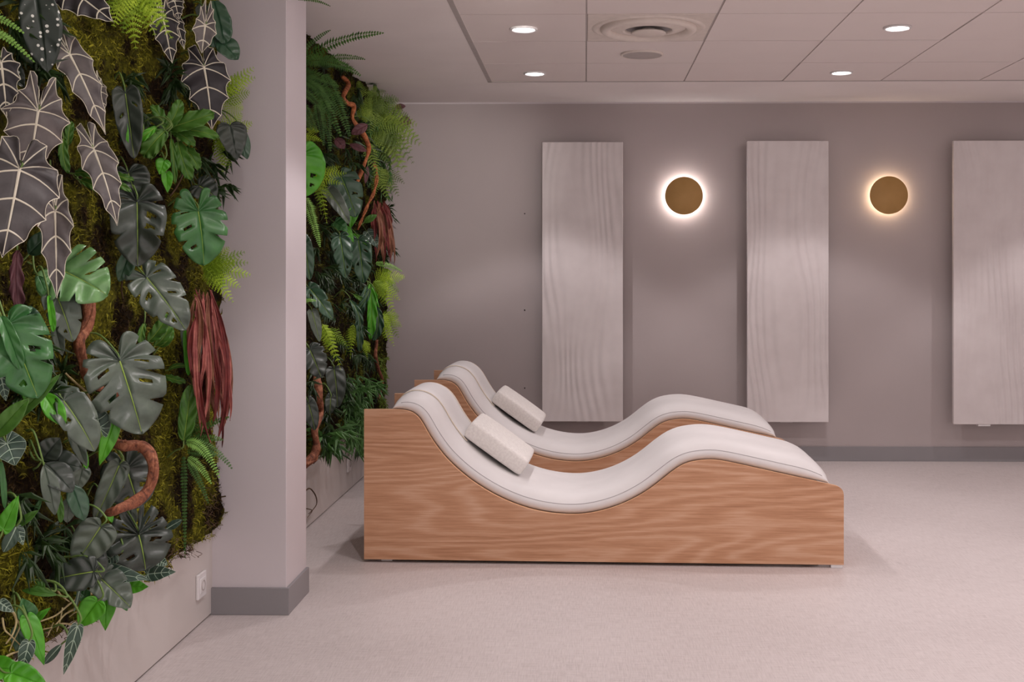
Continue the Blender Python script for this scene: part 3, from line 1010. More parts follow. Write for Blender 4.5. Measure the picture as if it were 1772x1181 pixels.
def sprig(root, spec, rr):
    """leafy stem with many narrow leaves"""
    bx, by = spec['b']; tx, ty = spec['t']
    Yd = spec.get('Y')
    if Yd is None:
        dr = ray(min(bx, tx), by); Yd = (XL + spec.get('off', .05)) / dr.x * dr.y
    Yd = min(Yd, 4.12 if bx < 500 else 7.7)
    P0 = np.array(at_y(bx, by, Yd)); P1 = np.array(at_y(tx, ty, Yd + spec.get('dy', 0)))
    L = np.linalg.norm(P1 - P0); m_ = 12; t = np.linspace(0, 1, m_)[:, None]
    ct = (P0 + P1) / 2 + np.array((.02, -.02, .03))
    pts = (1 - t) ** 2 * P0 + 2 * t * (1 - t) * ct + t * t * P1
    b = MB(); b.tube(keep_out(pts, bx < 500), np.linspace(.002, .0008, m_), 4, False)
    V = []; F = []
    for i in range(spec.get('n', 16)):
        u = rr.uniform(.08, 1); p = pts[min(m_ - 1, int(u * m_))]
        d = unit(unit(P1 - P0) * .5 + np.array((rr.uniform(-.5, 1), rr.uniform(-1, .4), rr.uniform(-.9, .4))))
        l = spec.get('l', .07) * rr.uniform(.6, 1.2); s_ = unit(np.cross(d, np.array((rr.uniform(-.3, .3), -1, rr.uniform(.2, .8)))))
        nn = np.cross(s_, d); wd = l * spec.get('r', .1)
        k = len(V)
        V.extend([p, p + d * l * .4 + s_ * wd, p + d * l * .5 + nn * wd * .3, p + d * l * .4 - s_ * wd, p + d * l - np.array((0, 0, l * .2))])
        F += [(k, k + 1, k + 2), (k, k + 2, k + 3), (k + 1, k + 4, k + 2), (k + 2, k + 4, k + 3)]
    b.add(keep_out(V, bx < 500), F)
    return b.build('leafy_stem', LM[spec['m']], root, False, org=P0, loc=tuple(P0 - np.array(root.location)))


def plant(name, cat, label, anchor, items, group, fn=make_leaf, seed=0):
    """anchor px: where it is rooted on the wall"""
    rr = random.Random(seed + int(anchor[0] * 31 + anchor[1]))
    y = None
    p = at_x(anchor[0], anchor[1], XL + .01)
    root = empty(name, (p.x, p.y, p.z))
    tag(root, label, cat, group)
    for it in items: it.get('fn', fn)(root, it, rr)
    return root


def lf(k, m, b, t, w, **kw):
    return dict(k=k, m=m, b=b, t=t, w=w, **kw)


def fr(m, b, t, w, **kw):
    return dict(m=m, b=b, t=t, w=w, fn=frond, **kw)

# ---------------------------------------------------------------- the planting in front of the pillar
GA = 'white-veined alocasias on the green wall'
plant('alocasia', 'alocasia', 'alocasia with two broad grey white-veined leaves overlapping at the left edge of the green wall', (10, 240), [
    lf('aloc', 'aloc', (66, 192), (48, 300), 112, off=.04, lobe=.62, nz=.25, fold=-.1, wave=.05),
    lf('aloc', 'aloc_mid', (34, 292), (4, 446), 150, off=.07, lobe=.42, nz=.3, fold=-.15, wave=.05, nx=.1),
    lf('aloc', 'aloc', (90, 303), (96, 331), 20, off=.03, lobe=.2, vw=.002),
    lf('aloc', 'aloc_dark', (2, 108), (12, 205), 60, off=.02, lobe=.3),
], GA)
plant('alocasia', 'alocasia', 'alocasia with two long narrow hanging leaves, grey with white veins, one above the other', (150, 200), [
    lf('aloc', 'aloc', (121, 95), (183, 233), 60, off=.06, lobe=.55, fold=.15, nx=.2),
    lf('aloc', 'aloc', (162, 258), (203, 391), 62, off=.06, lobe=.42, fold=.15, nx=.2),
    lf('aloc', 'aloc', (170, 152), (179, 196), 26, off=.03, lobe=.7, vw=.002),
], GA)
plant('alocasia', 'alocasia', 'alocasia with a single twisted grey leaf in front of the pale monstera leaf', (100, 350), [
    lf('aloc', 'aloc', (95, 366), (98, 516), 58, off=.10, lobe=.5, fold=.3, nx=.05),
], GA)
plant('alocasia', 'alocasia', 'alocasia with the dark shield-shaped leaf beside the grey pillar', (345, 60), [
    lf('aloc', 'aloc_dark', (353, 116), (367, 226), 86, off=.05, lobe=.42, fold=.02, nx=.2, vw=.0032),
    lf('aloc', 'aloc', (355, 44), (349, 92), 42, off=.11, lobe=.95, fold=.2, vw=.003),
], GA)
plant('alocasia', 'alocasia', 'alocasia with dark leaves half hidden by the lime fern at the top', (250, 40), [
    lf('aloc', 'aloc_dark', (112, -25), (196, 38), 88, off=.05, lobe=.3, arch=.03),
    lf('aloc', 'aloc_dark', (282, 30), (298, 110), 50, off=.03, lobe=.5),
    lf('aloc', 'aloc_dark', (304, 36), (319, 86), 24, off=.05, lobe=.5, vw=.002),
    lf('aloc', 'aloc_dark', (302, 2), (310, 34), 30, off=.05, lobe=.5, vw=.002),
], GA)
plant('begonia', 'begonia', 'dark green begonia leaf with white spots at the top of the green wall', (60, 10), [
    lf('lance', 'spot', (58, -34), (82, 126), 68, off=.045, fold=.2, vein=None, nx=.1),
    lf('heart', 'spot', (14, 118), (42, 152), 38, off=.01, fold=.2),
], 'spotted begonias')

GF = 'lime lace ferns on the green wall'
def lace(b, tips, w, m='lime', **kw):
    deep = {'lime': 'lime_deep', 'olive': 'olive_deep'}
    return [fr(deep[m] if q % 3 == 2 else m, (b[0] + R.uniform(-6, 6), b[1] + R.uniform(-6, 6)), t, w * R.uniform(.85, 1.15), lace=True, **kw) for q, t in enumerate(tips)]
plant('lace_fern', 'fern', 'lime green lace fern hanging from the top between the alocasias', (225, -10),
      lace((225, -34), [(235, 86), (298, 68), (183, 24), (252, 50), (274, 40), (212, 58), (196, 46), (282, 12), (240, 30), (268, 62), (224, 40), (290, 40), (260, 20), (200, 20)], 62, off=.08, arc=.05), GF)
plant('lace_fern', 'fern', 'lime green lace fern fringing the grey pillar beside the dark shield leaf', (375, 200),
      lace((382, 168), [(440, 116), (442, 134), (432, 160), (420, 190), (412, 130), (404, 150)], 46, off=.07, arc=.05)
      + lace((383, 232), [(436, 212), (418, 196), (396, 292), (384, 304), (410, 262), (372, 250), (404, 230), (400, 250), (388, 270)], 44, off=.07, arc=.03), GF)
plant('lace_fern', 'fern', 'lime green lace fern below the mid green monstera leaf at the pillar edge', (355, 455),
      lace((356, 462), [(434, 476), (404, 524), (424, 436), (416, 498), (396, 428), (430, 455), (378, 500), (366, 432), (400, 470), (384, 450), (410, 455), (390, 500), (372, 478)], 46, off=.07, arc=.03), GF)
plant('sword_fern', 'fern', 'bright sword fern fronds poking in at the top left corner', (-20, 40), [
    fr('fernlight', (-30, 22), (42, 58), 22, off=.09, n=20), fr('fernlight', (-30, 45), (60, 108), 20, off=.10, n=26), fr('fernlight', (-25, 50), (26, 70), 18, off=.08, n=16)],
    'sword ferns on the green wall')

GM = 'monsteras on the green wall'
plant('monstera', 'monstera', 'large grey-green monstera leaf with yellow midrib in the middle of the near planting', (195, 600), [
    lf('mon', 'grey', (207, 625), (246, 752), 132, off=.09, lobe=.34, notch=4, holes=4, fold=.05, nx=.15, nz=.3, ridge=.05, vw=.0018)], GM)
plant('monstera', 'monstera', 'pale green monstera leaf turned sideways behind the twisted grey alocasia leaf', (100, 460), [
    lf('mon', 'pale', (101, 466), (187, 512), 112, off=.045, lobe=.22, notch=4, holes=3, fold=.08, nx=.1, nz=.4, ridge=.05)], GM)
plant('monstera', 'monstera', 'mid green split monstera leaf overhanging the pillar edge', (330, 340), [
    lf('mon', 'mid', (343, 366), (353, 460), 92, off=.07, lobe=.42, notch=4, holes=3, fold=.06, nx=.2, nz=.3, ridge=.05),
    lf('mon', 'black', (345, 322), (374, 342), 46, off=.04, notch=2)], GM)
plant('monstera', 'monstera', 'long slanting grey-green monstera leaf with rows of slits above the red grass', (245, 470), [
    lf('mon', 'grey', (254, 481), (322, 572), 78, off=.07, lobe=.25, notch=3, holes=5, fold=.1, nx=.15, nz=.35, ridge=.05)], GM)
plant('monstera', 'monstera', 'dark crinkled monstera leaf above the slanting grey-green leaf', (230, 330), [
    lf('mon', 'black', (237, 350), (238, 462), 94, off=.04, lobe=.28, notch=2, holes=3, fold=.22, nx=.1, nz=.3, ridge=.08, wave=.07),
    lf('mon', 'black', (222, 300), (236, 344), 66, off=.03, lobe=.3, ridge=.1, wave=.08),
    lf('mon', 'black', (217, 162), (232, 275), 48, off=.04, lobe=.12, fold=.5, ridge=.07, wave=.06, holes=2),
    lf('lance', 'deep', (226, 430), (206, 488), 30, off=.02, fold=.4)], GM)
plant('monstera', 'monstera', 'big green monstera with curled edges at the left of the near planting', (5, 560), [
    lf('mon', 'mid', (14, 562), (66, 690), 112, off=.03, lobe=.2, notch=3, holes=4, fold=.1, nx=.1, ridge=.05),
    lf('strap', 'bright', (32, 592), (50, 702), 22, off=.07, fold=.7, vein=None),
    lf('strap', 'mid', (2, 548), (36, 640), 26, off=.06, fold=.5),
    lf('lance', 'deep', (20, 550), (75, 560), 44, off=.02),
    lf('lance', 'strap', (-12, 758), (50, 690), 34, off=.05, wave=.06),
    lf('lance', 'strap', (12, 735), (104, 648), 22, off=.06, wave=.05)], GM)
plant('monstera', 'monstera', 'grey monstera leaf with torn lobes under the pale green leaf', (90, 500), [
    lf('mon', 'grey', (98, 512), (126, 592), 58, off=.05, lobe=.2, notch=3, holes=3, fold=.2, nx=.15),
    lf('strap', 'bright', (84, 512), (92, 575), 12, off=.07, fold=.6, vein=None),
    lf('lance', 'grey', (92, 555), (108, 616), 20, off=.05, fold=.4),
    lf('lance', 'mid', (66, 478), (84, 520), 22, off=.03),
    lf('lance', 'deep', (50, 440), (92, 400), 34, off=.02)], GM)
plant('monstera', 'monstera', 'folded grey monstera leaf left of the winding branch, with small holes', (105, 690), [
    lf('mon', 'grey', (110, 694), (164, 782), 66, off=.06, lobe=.2, notch=2, holes=3, fold=.3, nx=.2),
    lf('lance', 'bright', (74, 680), (112, 738), 34, off=.04, fold=.3),
    lf('strap', 'bright', (134, 755), (150, 812), 12, off=.08, fold=.5, vein=None),
    lf('lance', 'grey', (118, 735), (150, 808), 22, off=.07, fold=.4),
    lf('mon', 'grey', (86, 672), (128, 700), 38, off=.03, notch=2)], GM)
plant('philodendron', 'philodendron', 'dark many-lobed philodendron leaf in the shaded lower left moss', (75, 800), [
    lf('lance', 'black', (75, 797), (142, 810), 46, off=.05, fold=.2, nx=.2), lf('lance', 'black', (78, 803), (126, 852), 46, off=.06, fold=.2),
    lf('lance', 'grey', (76, 806), (95, 892), 30, off=.07, fold=.35), lf('lance', 'black', (75, 795), (104, 758), 42, off=.04),
    lf('lance', 'deep', (122, 838), (146, 902), 34, off=.08, fold=.2), lf('heart', 'grey', (142, 812), (132, 852), 32, off=.06),
    lf('strap', 'strap', (98, 850), (105, 905), 12, off=.07, fold=.5, vein=None), lf('lance', 'grey', (118, 862), (116, 905), 26, off=.07)], 'philodendrons on the green wall')
plant('monstera', 'monstera', 'round dark monstera leaf low down, just above the white board', (235, 920), [
    lf('mon', 'black', (240, 926), (252, 988), 108, off=.07, lobe=.75, notch=4, holes=6, fold=.03, nx=.2, nz=.45, ridge=.07, vw=.0018)], GM)
plant('monstera', 'monstera', 'dark monstera leaf partly behind the curved brown branch', (215, 800), [
    lf('mon', 'black', (219, 812), (240, 880), 92, off=.05, lobe=.5, notch=3, holes=4, fold=.05, nx=.2, ridge=.06, vw=.0018),
    lf('mon', 'grey', (206, 806), (164, 900), 40, off=.05, lobe=.1, fold=.25, ridge=.06, holes=1),
    lf('lance', 'grey', (224, 868), (226, 920), 22, off=.08)], GM)
plant('monstera', 'monstera', 'dull grey monstera leaves drooping over the white board edge', (165, 960), [
    lf('mon', 'grey', (174, 912), (131, 976), 66, off=.06, lobe=.15, fold=.15, nx=.2, ridge=.06),
    lf('mon', 'black', (162, 990), (84, 1006), 58, off=.04, lobe=.1, notch=2, fold=.1, ridge=.06),
    lf('mon', 'black', (150, 960), (176, 1002), 50, off=.07, notch=1, ridge=.06),
    lf('mon', 'grey', (172, 1000), (226, 1052), 58, off=.09, lobe=.2, notch=2, ridge=.07, nx=.3),
    lf('lance', 'grey', (162, 998), (148, 1010), 20, off=.06)], GM)
plant('rubber_plant', 'rubber plant', 'smooth dark green leaves at the top beside the grey pillar', (375, 30), [
    lf('strap', 'deep', (370, 2), (388, 76), 36, off=.10, vein=None), lf('strap', 'deep', (364, 40), (372, 82), 34, off=.09, vein=None),
    lf('lance', 'deep', (378, 66), (412, 104), 36, off=.12, vein=None), lf('lance', 'black', (348, 6), (352, 34), 24, off=.05)], 'smooth-leaved plants on the green wall')
plant('rubber_plant', 'rubber plant', 'grey-green drooping leaf overhanging the pillar between the lime ferns', (385, 220), [
    lf('heart', 'black', (398, 218), (410, 278), 52, off=.11, fold=.1, ridge=.05), lf('lance', 'deep', (410, 216), (428, 276), 26, off=.14)], 'smooth-leaved plants on the green wall')
plant('monstera', 'monstera', 'small grey folded monstera leaf left of the red grass', (322, 560), [
    lf('mon', 'grey', (328, 566), (338, 644), 34, off=.08, lobe=.1, holes=2, fold=.4), lf('strap', 'bright', (320, 572), (326, 650), 12, off=.09, fold=.5, vein=None)], GM)
plant('cordyline', 'cordyline', 'single curled maroon leaf at the left edge', (28, 430), [
    lf('strap', 'maroon', (30, 434), (34, 545), 22, off=.05, fold=.3, wave=.35, bend=.05, vein=None)], 'maroon leaves')

GB = 'strap-leaved ferns on the green wall'
def straps(items, m='strap', **kw):
    return [lf('strap', mm if mm else m, b, t, w * 1.1, wave=.16, fold=.3, vein='rib', vw=.001, teeth=11, arch=R.uniform(.05, .22), bend=R.uniform(-.12, .12), **kw) for b, t, w, mm in items]
plant('birds_nest_fern', 'fern', "bird's nest fern with toothed strap leaves below the dark shield leaf", (285, 225), straps([
    ((286, 226), (248, 272), 28, None), ((290, 228), (258, 276), 14, None), ((288, 222), (312, 172), 22, None), ((292, 222), (372, 196), 28, None), ((295, 228), (380, 238), 20, None),
    ((300, 228), (338, 252), 18, None), ((308, 246), (330, 312), 24, None), ((318, 256), (344, 294), 22, None), ((296, 240), (303, 318), 10, None), ((284, 222), (262, 182), 18, None),
    ((270, 220), (232, 248), 14, 'bright'), ((240, 235), (222, 262), 12, None)], off=.05)
    + [lf('heart', 'bright', (284, 278), (276, 302), 26, off=.04), lf('heart', 'bright', (288, 300), (290, 334), 20, off=.05), lf('heart', 'bright', (212, 210), (222, 255), 14, off=.06)], GB)
plant('birds_nest_fern', 'fern', "bird's nest fern leaves in the shaded moss right of the long hanging alocasia", (190, 300), straps([
    ((110, 240), (118, 300), 16, None), ((118, 250), (124, 210), 14, None), ((196, 300), (232, 312), 12, None), ((186, 318), (228, 332), 12, None), ((140, 312), (190, 338), 16, None), ((130, 300), (170, 306), 16, None)], off=.03), GB)
plant('birds_nest_fern', 'fern', "bird's nest fern leaves behind the red grass", (300, 580), straps([
    ((258, 590), (290, 544), 22, None), ((268, 598), (296, 552), 16, None), ((286, 652), (322, 662), 12, None), ((292, 640), (326, 634), 8, None), ((276, 600), (300, 570), 12, None), ((250, 560), (246, 600), 12, None)], off=.03), GB)
plant('tongue_fern', 'fern', 'crinkled upright green fern leaf under the red grass', (322, 760), [
    lf('strap', 'strap', (318, 762), (330, 666), 30, off=.07, fold=.3, wave=.06, ridge=.10, vein='rib')], GB)
plant('sword_fern', 'fern', 'sword fern arching over the pillar base corner below the red grass', (325, 775), [
    fr('fern', (322, 764), (396, 722), 24, off=.06, n=26), fr('fern', (322, 768), (402, 812), 28, off=.08, arc=.32, n=34), fr('fernlight', (322, 766), (380, 828), 28, off=.09, arc=.42, n=34),
    fr('fernlight', (325, 792), (366, 838), 22, off=.08, arc=.2, n=26), fr('fern', (326, 800), (361, 872), 20, off=.07, n=28), fr('fern', (320, 770), (352, 696), 26, off=.05, n=28),
    fr('fern', (322, 770), (386, 762), 26, off=.07, arc=.2, n=28), fr('fern', (318, 790), (320, 966), 15, off=.04, arc=0, n=44), fr('fern', (324, 780), (372, 790), 30, off=.06, n=26), fr('fern', (320, 745), (350, 740), 34, off=.05, n=22)],
    'sword ferns on the green wall')

def grass(name, label, anchor, n, x0, x1, y0, y1, yend, mats, seed, off, w=5):
    rr = random.Random(seed)
    p = at_x(anchor[0], anchor[1], XL + .01)
    root = empty(name, (p.x, p.y, p.z)); tag(root, label, 'grass plant', 'red hanging grasses')
    for k in range(n):
        u = rr.random()
        bx = x0 + (x1 - x0) * u * .55 + rr.uniform(-2, 2); by = y0 + (y1 - y0) * rr.random() * .5
        tx = x0 + (x1 - x0) * (u * .95 + rr.uniform(-.14, .14)); ty = by + (yend - by) * rr.uniform(.35, 1.0)
        make_leaf(root, lf('lance', rr.choice(mats), (bx, by), (tx, ty), w * rr.uniform(.7, 1.5), off=off + rr.uniform(0, .06), vein=None, stalk=False, fold=.5, arch=rr.uniform(-.02, .1), ridge=0, wave=.3, bend=rr.uniform(-.09, .09)), rr)
    for o in root.children: o.name = 'grass_blade'
    return root
grass('red_grass', 'tuft of red hanging grass against the pillar', (345, 510), 58, 336, 396, 500, 620, 776, ['red', 'red', 'redbrown', 'reddark'], 4, .08, 7)

GP = 'pothos on the green wall'
plant('pothos', 'pothos', 'glossy bright green pothos leaves hanging over the white board at the lower left corner', (40, 1060), [
    lf('heart', 'bright', (48, 1072), (76, 1152), 32, off=.07), lf('heart', 'mid', (48, 1068), (38, 1036), 34, off=.05), lf('heart', 'bright', (58, 1076), (88, 1052), 17, off=.06),
    lf('heart', 'bright', (-12, 1158), (42, 1160), 44, off=.05), lf('heart', 'bright', (20, 1166), (84, 1190), 44, off=.09), lf('heart', 'deep', (30, 1090), (36, 1140), 26, off=.04)], GP)
plant('pothos', 'pothos', 'bright green pothos leaves hanging over the middle of the white board', (170, 1020), [
    lf('heart', 'bright', (184, 1014), (182, 1092), 40, off=.10, nz=.3), lf('heart', 'bright', (168, 1042), (136, 1086), 46, off=.06), lf('heart', 'bright', (222, 1016), (257, 1016), 26, off=.08),
    lf('lance', 'mid', (200, 1022), (220, 1058), 16, off=.12), lf('heart', 'mid', (150, 1035), (132, 1022), 22, off=.04), lf('lance', 'strap', (98, 1030), (38, 1022), 14, off=.04), lf('lance', 'strap', (78, 1018), (56, 1012), 18, off=.03)], GP)
plant('pothos', 'pothos', 'bright green pothos leaf at the left edge below the round veined leaf', (10, 900), [
    lf('heart', 'bright', (6, 916), (32, 858), 30, off=.06), lf('lance', 'strap', (28, 912), (66, 884), 15, off=.05), lf('lance', 'mid', (58, 894), (72, 862), 9, off=.05), lf('strap', 'mid', (2, 800), (8, 880), 10, off=.05)], GP)
plant('pothos', 'pothos', 'bright green pothos leaf beside the brown branch, lower middle', (190, 740), [
    lf('heart', 'bright', (196, 734), (172, 806), 30, off=.10), lf('lance', 'bright', (182, 872), (194, 905), 14, off=.08), lf('lance', 'deep', (170, 712), (200, 668), 30, off=.03)], GP)

GV = 'small veined caladiums on the green wall'
cal = dict(vein='green_vein', vw=.0014)
plant('caladium', 'caladium', 'round dark leaf with mint veins at the left edge', (5, 770), [
    lf('heart', 'caladium', (12, 768), (26, 806), 52, off=.05, lobe=.5, **cal), lf('heart', 'caladium', (2, 655), (10, 694), 22, off=.05, **cal)], GV)
plant('caladium', 'caladium', 'small mint-veined leaf beside the winding branch', (170, 730), [
    lf('heart', 'caladium', (172, 740), (164, 698), 40, off=.09, lobe=.45, **cal)], GV)
plant('caladium', 'caladium', 'folded mint-veined leaf pair on the dark moss above the pothos', (28, 910), [
    lf('lance', 'caladium', (28, 912), (6, 956), 24, off=.05, **cal), lf('heart', 'caladium', (28, 914), (40, 944), 20, off=.05, **cal)], GV)
plant('caladium', 'caladium', 'pointed mint-veined leaves sticking out over the white board below the round dark monstera', (200, 990), [
    lf('heart', 'caladium', (170, 992), (258, 1004), 34, off=.06, lobe=.1, vein='green_vein', vw=.0014), lf('heart', 'caladium', (256, 994), (304, 990), 28, off=.12, **cal),
    lf('heart', 'caladium', (200, 960), (182, 974), 30, off=.05, **cal), lf('lance', 'caladium', (288, 916), (315, 900), 15, off=.10, **cal), lf('heart', 'caladium', (276, 972), (290, 978), 18, off=.1, **cal)], GV)
plant('caladium', 'caladium', 'narrow mint-veined leaves dangling in front of the white board', (130, 1080), [
    lf('heart', 'caladium', (134, 1084), (110, 1168), 24, off=.10, lobe=.05, **cal), lf('heart', 'caladium', (50, 1112), (36, 1166), 26, off=.08, lobe=.1, **cal), lf('lance', 'caladium', (106, 1116), (76, 1150), 15, off=.05, **cal),
    lf('heart', 'caladium', (0, 1044), (24, 1060), 20, off=.06, **cal), lf('lance', 'caladium', (140, 1010), (128, 1060), 7, off=.08, **cal)], GV)

# ---------------------------------------------------------------- branches and roots
def branch(name, label, pts, rad, mat, seed, cat='branch', group='brown branches on the green wall', n=9, knots=.22, twist=False):
    """pts: (px, py, offset from wall) on the planted wall"""
    rr = random.Random(seed)
    P = catmull(np.array([tuple(at_x(a, c, XL + o)) for a, c, o in pts]), 8)
    m_ = len(P)
    root = empty(name, tuple(P[0])); tag(root, label, cat, group)
    rads = np.interp(np.linspace(0, 1, m_), np.linspace(0, 1, len(rad)), rad)
    rads = rads * np.array([1 + knots * noise.noise((i * .13, seed, 0)) for i in range(m_)])
    t = np.gradient(P, axis=0); t /= np.linalg.norm(t, axis=1)[:, None]
    strands = 2 if twist else 1
    for s in range(strands):
        b = MB()
        if twist:
            u = np.cross(t, (1., 0, 0)); u /= np.linalg.norm(u, axis=1)[:, None]; w = np.cross(t, u)
            ph = np.linspace(0, 16, m_) + s * math.pi
            Q = P + (np.cos(ph)[:, None] * u + np.sin(ph)[:, None] * w) * rads[:, None] * .6
            b.tube(Q, rads * .75, 7)
        else:
            b.tube(P, rads, n)
        b.build('strand' if twist else 'wood', LM[mat], root, True, org=np.array(root.location), loc=(0, 0, 0))
    if not twist:
        b = MB()                                                     # a thinner shoot wound along the main wood
        u = np.cross(t, (1., 0, 0)); u /= np.linalg.norm(u, axis=1)[:, None]; w = np.cross(t, u)
        ph = np.linspace(0, 9, m_) + seed
        Q = P + (np.cos(ph)[:, None] * u + np.sin(ph)[:, None] * w) * rads[:, None] * .8
        b.tube(Q, rads * .4, 6); b.build('shoot', LM[mat], root, True, org=np.array(root.location), loc=(0, 0, 0))
    return root
branch('branch', 'winding brown branch with a wide loop in front of the dark monstera leaf',
       [(152, 512, .05), (154, 545, .06), (148, 572, .06), (137, 592, .06), (143, 622, .06), (152, 655, .06), (172, 672, .06), (200, 680, .05), (214, 705, .06), (204, 735, .08), (196, 762, .12), (214, 772, .16), (240, 772, .19), (258, 786, .22), (266, 812, .24), (258, 845, .23), (236, 868, .21), (205, 882, .185), (188, 888, .15)],
       [.018, .016, .013, .010, .010, .012, .014, .015, .015, .014, .011], 'bark', 11)
branch('branch', 'short stub of brown branch beside the broad alocasia leaf', [(70, 318, .04), (74, 345, .05), (72, 370, .05), (64, 392, .04)], [.016, .018, .014], 'bark', 12)
branch('twig', 'thin pale twig crossing the moss left of the big grey-green monstera', [(98, 628, .03), (115, 648, .04), (132, 664, .04), (150, 680, .04), (158, 700, .03), (160, 712, .03)], [.0022, .003, .002], 'root', 13, 'twig', 'thin twigs')
branch('twig', 'thin forked twig in the moss above the slanting monstera leaf', [(214, 470, .03), (210, 500, .03), (213, 522, .03), (208, 545, .03)], [.002, .002, .0015], 'twig', 14, 'twig', 'thin twigs')
branch('twig', 'thin brown twig in the moss right of the strap leaves', [(318, 300, .04), (305, 325, .05), (294, 340, .04)], [.0025, .0025, .002], 'twig', 15, 'twig', 'thin twigs')

def roots(label, anchor, paths, seed, mat='root', r=.0026, group='bare roots on the green wall'):
    rr = random.Random(seed)
    p = at_x(anchor[0], anchor[1], XL + .01)
    root = empty('bare_roots', tuple(p)); tag(root, label, 'roots', group)
    for path, rad in paths:
        P = catmull(np.array([tuple(at_x(a, c, XL + o)) for a, c, o in path]), 6)
        b = MB(); b.tube(P, np.linspace(rad, rad * .5, len(P)), 6); b.build('root_strand', LM[mat], root, True, org=np.array(p), loc=(0, 0, 0))
    return root
roots('pale bare roots above the white board, left of the hanging pothos leaves', (110, 1050), [
    ([(165, 1026, .05), (140, 1032, .06), (118, 1048, .06), (96, 1066, .06), (70, 1076, .05)], .0036), ([(95, 1014, .04), (105, 1030, .05), (120, 1042, .06)], .003), ([(140, 1050, .05), (115, 1062, .06), (98, 1080, .06), (80, 1098, .05)], .003),
    ([(128, 1082, .05), (108, 1080, .06), (92, 1086, .06), (74, 1090, .05)], .0028), ([(108, 1052, .06), (104, 1075, .06), (98, 1094, .06)], .002), ([(92, 1078, .05), (84, 1098, .06), (80, 1104, .06)], .002), ([(120, 1068, .05), (132, 1060, .05), (146, 1062, .05)], .002)], 1)
roots('pale bare roots at the bottom left corner behind the pothos', (15, 1080), [
    ([(0, 1052, .06), (20, 1058, .07), (28, 1075, .07), (22, 1098, .07), (10, 1115, .06)], .0036), ([(28, 1072, .06), (34, 1085, .06), (24, 1108, .06), (16, 1128, .06)], .0028), ([(4, 1070, .06), (8, 1090, .07), (18, 1100, .07), (38, 1120, .06)], .0026),
    ([(0, 1146, .06), (16, 1134, .07), (38, 1126, .06)], .0034), ([(30, 1096, .05), (46, 1094, .06), (58, 1092, .05)], .002)], 2)
def hairs(label, anchor, boxpx, n, seed, off=.03):
    rr = random.Random(seed)
    x0, x1, y0, y1 = boxpx; paths = []
    for k in range(n):
        a, c = rr.uniform(x0, x1), rr.uniform(y0, y1); pts = [(a, c, off)]
        for q in range(4):
            a += rr.uniform(-9, 11); c += rr.uniform(-6, 9); pts.append((a, c, off + rr.uniform(0, .05)))
        paths.append((pts, .0011))
    return roots(label, anchor, paths, seed, 'twig')
hairs('wiry dark rootlets sticking out of the moss beside the pillar, lower part', (362, 890), (352, 364, 840, 925), 16, 5)
hairs('wiry dark rootlets along the white board edge under the round dark monstera', (310, 960), (280, 340, 930, 962), 18, 6)
hairs('wiry dark rootlets along the white board edge above the bottom left corner', (90, 1095), (60, 130, 1088, 1110), 18, 7)

# ---------------------------------------------------------------- the planting between the pillar and the taupe wall
plant('sword_fern', 'fern', 'big sword fern spreading along the ceiling behind the pillar', (525, 95), [
    fr('fern', (515, 108), (664, 57), 32, off=.16, arc=.12, n=44, dy=-.1), fr('fern', (550, 106), (632, 103), 22, off=.14, n=34), fr('fern', (518, 105), (624, 131), 34, off=.12, arc=.2, n=44), fr('fern', (515, 98), (572, 52), 14, off=.12, n=26),
    fr('fern', (520, 110), (612, 120), 28, off=.1, arc=.15, n=40), fr('fern', (520, 125), (586, 150), 30, off=.12, arc=.1, n=40), fr('fern', (515, -2), (572, 11), 10, off=.3, n=26)], 'sword ferns on the green wall')
plant('sword_fern', 'fern', 'drooping sword fern fronds behind the pillar, left of the orange branch', (535, 150), [
    fr('fern', (525, 118), (590, 236), 34, off=.12, arc=.12, n=44), fr('fern', (560, 128), (606, 236), 34, off=.10, arc=.1, n=44), fr('fern', (522, 135), (568, 172), 26, off=.14, n=34), fr('fern', (520, 155), (563, 195), 24, off=.14, n=34),
    fr('fern', (535, 140), (584, 200), 28, off=.13, n=36), fr('fern', (524, 180), (548, 228), 22, off=.13, n=30), fr('fern', (548, 180), (560, 252), 26, off=.11, n=36), fr('fern', (560, 170), (572, 262), 26, off=.09, n=36),
    fr('fern', (520, 200), (540, 225), 20, off=.14, n=24), fr('fern', (540, 150), (600, 180), 26, off=.1, n=32)], 'sword ferns on the green wall')
plant('sword_fern', 'fern', 'single light sword fern frond hanging right beside the pillar below the bright leaf', (530, 345), [
    fr('fernlight', (529, 342), (554, 428), 26, off=.10, arc=.05, n=38), fr('fernlight', (522, 522), (547, 521), 12, off=.12, n=18)], 'sword ferns on the green wall')
plant('monstera', 'monstera', 'vivid green monstera leaf half hidden by the pillar', (522, 270), [
    lf('mon', 'bright', (522, 268), (531, 340), 76, off=.12, lobe=.3, holes=3, fold=.05, nx=.2, nz=.5, ridge=.05)], GM)
plant('lace_fern', 'fern', 'lime lace fern beside the vivid green leaf behind the pillar', (545, 300),
      lace((545, 306), [(600, 300), (566, 388), (556, 372), (597, 320), (590, 288), (575, 345)], 26, off=.09, arc=.05) + lace((524, 228), [(558, 245), (552, 228), (540, 252)], 22, off=.12), GF)
plant('monstera', 'monstera', 'dark green monstera with two leaves below the orange branch', (590, 310), [
    lf('mon', 'deep', (590, 306), (616, 376), 54, off=.08, lobe=.2, notch=3, holes=2, fold=.1), lf('mon', 'grey', (567, 330), (604, 388), 26, off=.08, lobe=.1, fold=.3),
    lf('heart', 'bright', (612, 356), (606, 396), 22, off=.10), lf('heart', 'mid', (580, 385), (602, 400), 26, off=.08), lf('heart', 'bright', (598, 395), (612, 420), 14, off=.1)], GM)
